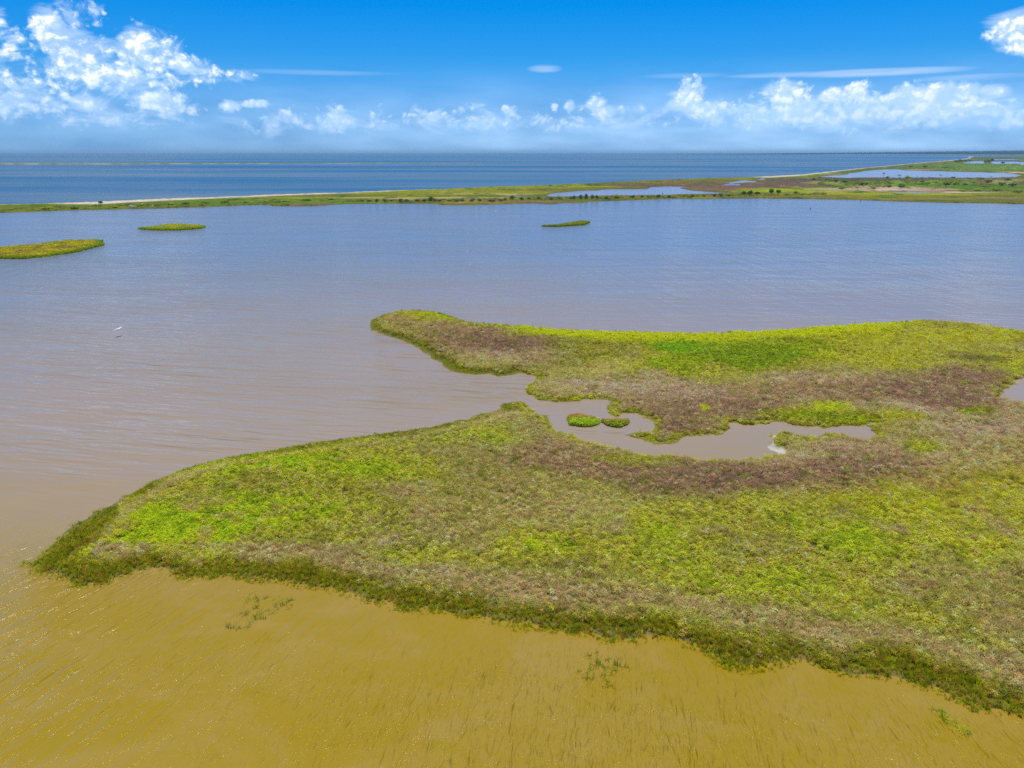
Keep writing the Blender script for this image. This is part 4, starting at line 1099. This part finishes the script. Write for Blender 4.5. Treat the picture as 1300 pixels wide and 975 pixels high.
M_roof = plain('dark_roof', (0.05, 0.07, 0.11), 0.6, 0.2, 0.3); M_wall = plain('pale_wall', (0.55, 0.55, 0.52), 0.8, 0.1, 0.3); M_open = plain('dark_opening', (0.02, 0.025, 0.03), 0.6)
xs, ys = (float(v) for v in ground(1277, 204.9)); k_ = ys / FPX
root = link('shed', None, loc=(xs, ys, 0.5)); tag(root, 'very long low dark-roofed shed between the far pale ponds at the right edge', 'shed')
L = 31 * k_
link('wall', boxes_mesh('wall', [(0, 0, 0.95, L, 9, 2.1)], M_wall), root)
bm = bmesh.new(); hl = L / 2 + .6
vv_ = [bm.verts.new(p) for p in ((-hl, -5.4, 1.95), (hl, -5.4, 1.95), (hl, 0, 3.9), (-hl, 0, 3.9), (-hl, 5.4, 1.95), (hl, 5.4, 1.95))]
bm.faces.new((vv_[0], vv_[1], vv_[2], vv_[3])); bm.faces.new((vv_[3], vv_[2], vv_[5], vv_[4])); bm.faces.new((vv_[0], vv_[3], vv_[4])); bm.faces.new((vv_[1], vv_[5], vv_[2]))
me = bpy.data.meshes.new('roof'); bm.to_mesh(me); bm.free(); me.materials.append(M_roof); link('roof', me, root)
dm = boxes_mesh('door', [(0, 0, 0, 3.0, .12, 1.7)], M_open)
for i in range(9): link('door', dm, root, (-L / 2 + (i + .5) * L / 9, -4.55, 0.86))

# ------------------------------------------------------------------ posts, driftwood, the white bird
M_wood = plain('weathered_wood', (0.09, 0.075, 0.06), 0.9, 0.35, 4.0); M_drift = plain('bleached_driftwood', (0.62, 0.55, 0.47), 0.85, 0.2, 3.0)


def tube(name, pts, rad, mat, seg=7):
    vs_ = []; fs_ = []; pts = [Vector(p) for p in pts]
    for i, p in enumerate(pts):
        d = (pts[min(i + 1, len(pts) - 1)] - pts[max(i - 1, 0)]).normalized(); a = d.orthogonal().normalized(); b = d.cross(a)
        # keep a steady frame
        if abs(d.z) < 0.95: a = d.cross(Vector((0, 0, 1))).normalized(); b = d.cross(a)
        r_ = rad[i] if isinstance(rad, (list, tuple)) else rad
        for j in range(seg): t_ = 6.28318 * j / seg; vs_.append(tuple(p + a * math.cos(t_) * r_ + b * math.sin(t_) * r_))
    for i in range(len(pts) - 1):
        for j in range(seg): fs_.append((i * seg + j, i * seg + (j + 1) % seg, (i + 1) * seg + (j + 1) % seg, (i + 1) * seg + j))
    bm = bmesh.new(); bv = [bm.verts.new(v_) for v_ in vs_]
    for f in fs_: bm.faces.new([bv[i] for i in f])
    bm.faces.new(bv[:seg][::-1]); bm.faces.new(bv[-seg:])
    me = bpy.data.meshes.new(name); bm.to_mesh(me); bm.free(); me.materials.append(mat)
    for p in me.polygons: p.use_smooth = True
    return me


for px, py, hpx, lab in [(1028.4, 266.5, 2.6, 'weathered post standing alone in the lagoon off the right-hand marsh'), (1092.5, 256, 2.6, 'short dark post at the water edge below the sandy flat'), (840.8, 250, 5, 'thin pole rising among the shrubs behind the lagoon shore')]:
    x, y = (float(v_) for v_ in ground(px, py)); h_ = hpx * y / FPX
    root = link('post', None, loc=(x, y, 0)); tag(root, lab, 'post')
    link('pole', tube('pole', [(0, 0, -.6), (.02, 0, h_ * .5), (.05, 0.02, h_)], [.19, .17, .14], M_wood, 8), root)
    link('cap', tube('cap', [(.05, .02, h_ - .02), (.05, .02, h_ + .12)], [.2, .16], M_wood, 8), root)
for px, py, lab, sd in [(168, 263.8, 'white bleached driftwood heap at the lagoon edge of the barrier strip', 1), (194.5, 262.6, 'cream driftwood log lying in the grass of the barrier strip', 2)]:
    x, y = (float(v_) for v_ in ground(px, py, .4)); r_ = random.Random(sd)
    root = link('driftwood', None, loc=(x, y, .45)); tag(root, lab, 'driftwood')
    for i in range(7 if sd == 1 else 3):
        a = r_.uniform(0, 3.14); Lh = r_.uniform(.8, 1.7); ox, oy, oz = r_.uniform(-.9, .9), r_.uniform(-.7, .7), .15 + .16 * i
        nm = 'log' if i < 4 else 'branch'
        link(nm, tube(nm, [(ox - math.cos(a) * Lh, oy - math.sin(a) * Lh, oz), (ox, oy, oz + .1), (ox + math.cos(a) * Lh, oy + math.sin(a) * Lh, oz + r_.uniform(-.05, .4))], [.2, .17, .08], M_drift), root)

# great white egret gliding low over the lagoon
M_white = plain('white_feathers', (0.86, 0.86, 0.84), 0.7, 0.05, 8.0); M_bill = plain('yellow_bill', (0.6, 0.38, 0.03), 0.5, 0.1); M_legs = plain('black_legs', (0.03, 0.03, 0.03), 0.6, 0.1)
bx, by = (float(v_) for v_ in ground(150.5, 417.5, 1.3))
egret = link('egret', None, loc=(bx, by, 1.3)); tag(egret, 'white egret flying low over the open lagoon with wings spread', 'bird')
link('body', tube('body', [(.52, 0, .07), (.47, 0, .08), (.40, 0, .06), (.33, 0, -.03), (.27, 0, -.04), (.2, 0, .0), (.08, 0, .01), (-.1, 0, 0), (-.26, 0, .0), (-.38, 0, .01), (-.46, 0, .02)],
                   [.012, .035, .035, .028, .04, .075, .11, .115, .08, .05, .015], M_white, 12), egret)
link('bill', tube('bill', [(.51, 0, .07), (.64, 0, .055)], [.014, .003], M_bill, 6), egret)
for s_ in (-1, 1):
    link('leg', tube('leg', [(-.28, .03 * s_, -.03), (-.5, .035 * s_, -.03), (-.72, .04 * s_, -.02)], [.014, .010, .012], M_legs, 6), egret)
    rows = [(0.07, .20, -.20, .03), (.25, .24, -.17, .10), (.45, .25, -.13, .14), (.62, .17, -.16, .12), (.76, .05, -.14, .08), (.84, -.06, -.12, .05)]
    vs_ = []; fs_ = []
    for (yy, xa, xb, z_) in rows:
        for (x_, t_) in ((xa, 0), ((xa * .6 + xb * .4), .022), (xb, 0), ((xa * .6 + xb * .4), -.012)): vs_.append((x_, yy * s_, z_ + t_))
    for i in range(len(rows) - 1):
        for j in range(4): fs_.append((i * 4 + j, i * 4 + (j + 1) % 4, (i + 1) * 4 + (j + 1) % 4, (i + 1) * 4 + j))
    n0 = len(vs_) - 4; fs_ += [(0, 1, 2, 3), (n0, n0 + 1, n0 + 2, n0 + 3)]
    # separate primary feathers at the wing tip
    for i in range(5):
        a = R(20 + i * 22); k0 = len(vs_); bx0, by0 = .02 - i * .05, .78 - i * .02
        dxx, dyy = -math.sin(a) * .24, math.cos(a) * .24
        for (ox, oy) in ((.02, 0), (.02 + dxx, dyy), (-.02 + dxx, dyy), (-.03, 0)): vs_.append((bx0 + ox, (by0 + oy) * s_, .07 + .004 * i))
        fs_.append((k0, k0 + 1, k0 + 2, k0 + 3))
    link('wing', mesh_from('wing', vs_, fs_, M_white, False), egret)
egret.rotation_euler = (R(6), R(2), R(-18))

# ------------------------------------------------------------------ air
HAZE = 4.5e-5
bm = bmesh.new(); bmesh.ops.create_cube(bm, size=1.0)
bmesh.ops.scale(bm, vec=(2 * FAR + 2000, FAR + 1500, 82.0), verts=bm.verts); bmesh.ops.translate(bm, vec=(0, FAR / 2 - 0.0, 41.0 - 1.8), verts=bm.verts)
me = bpy.data.meshes.new('haze'); bm.to_mesh(me); bm.free()
m, t, out = new_mat('haze_air')
pv = t.new('ShaderNodeVolumePrincipled'); pv.inputs['Color'].default_value = (0.5, 0.8, 1.0, 1); pv.inputs['Density'].default_value = HAZE; pv.inputs['Anisotropy'].default_value = 0.2
t.l.new(pv.outputs[0], out.inputs['Volume']); me.materials.append(m)
tag(link('haze', me), kind='stuff')
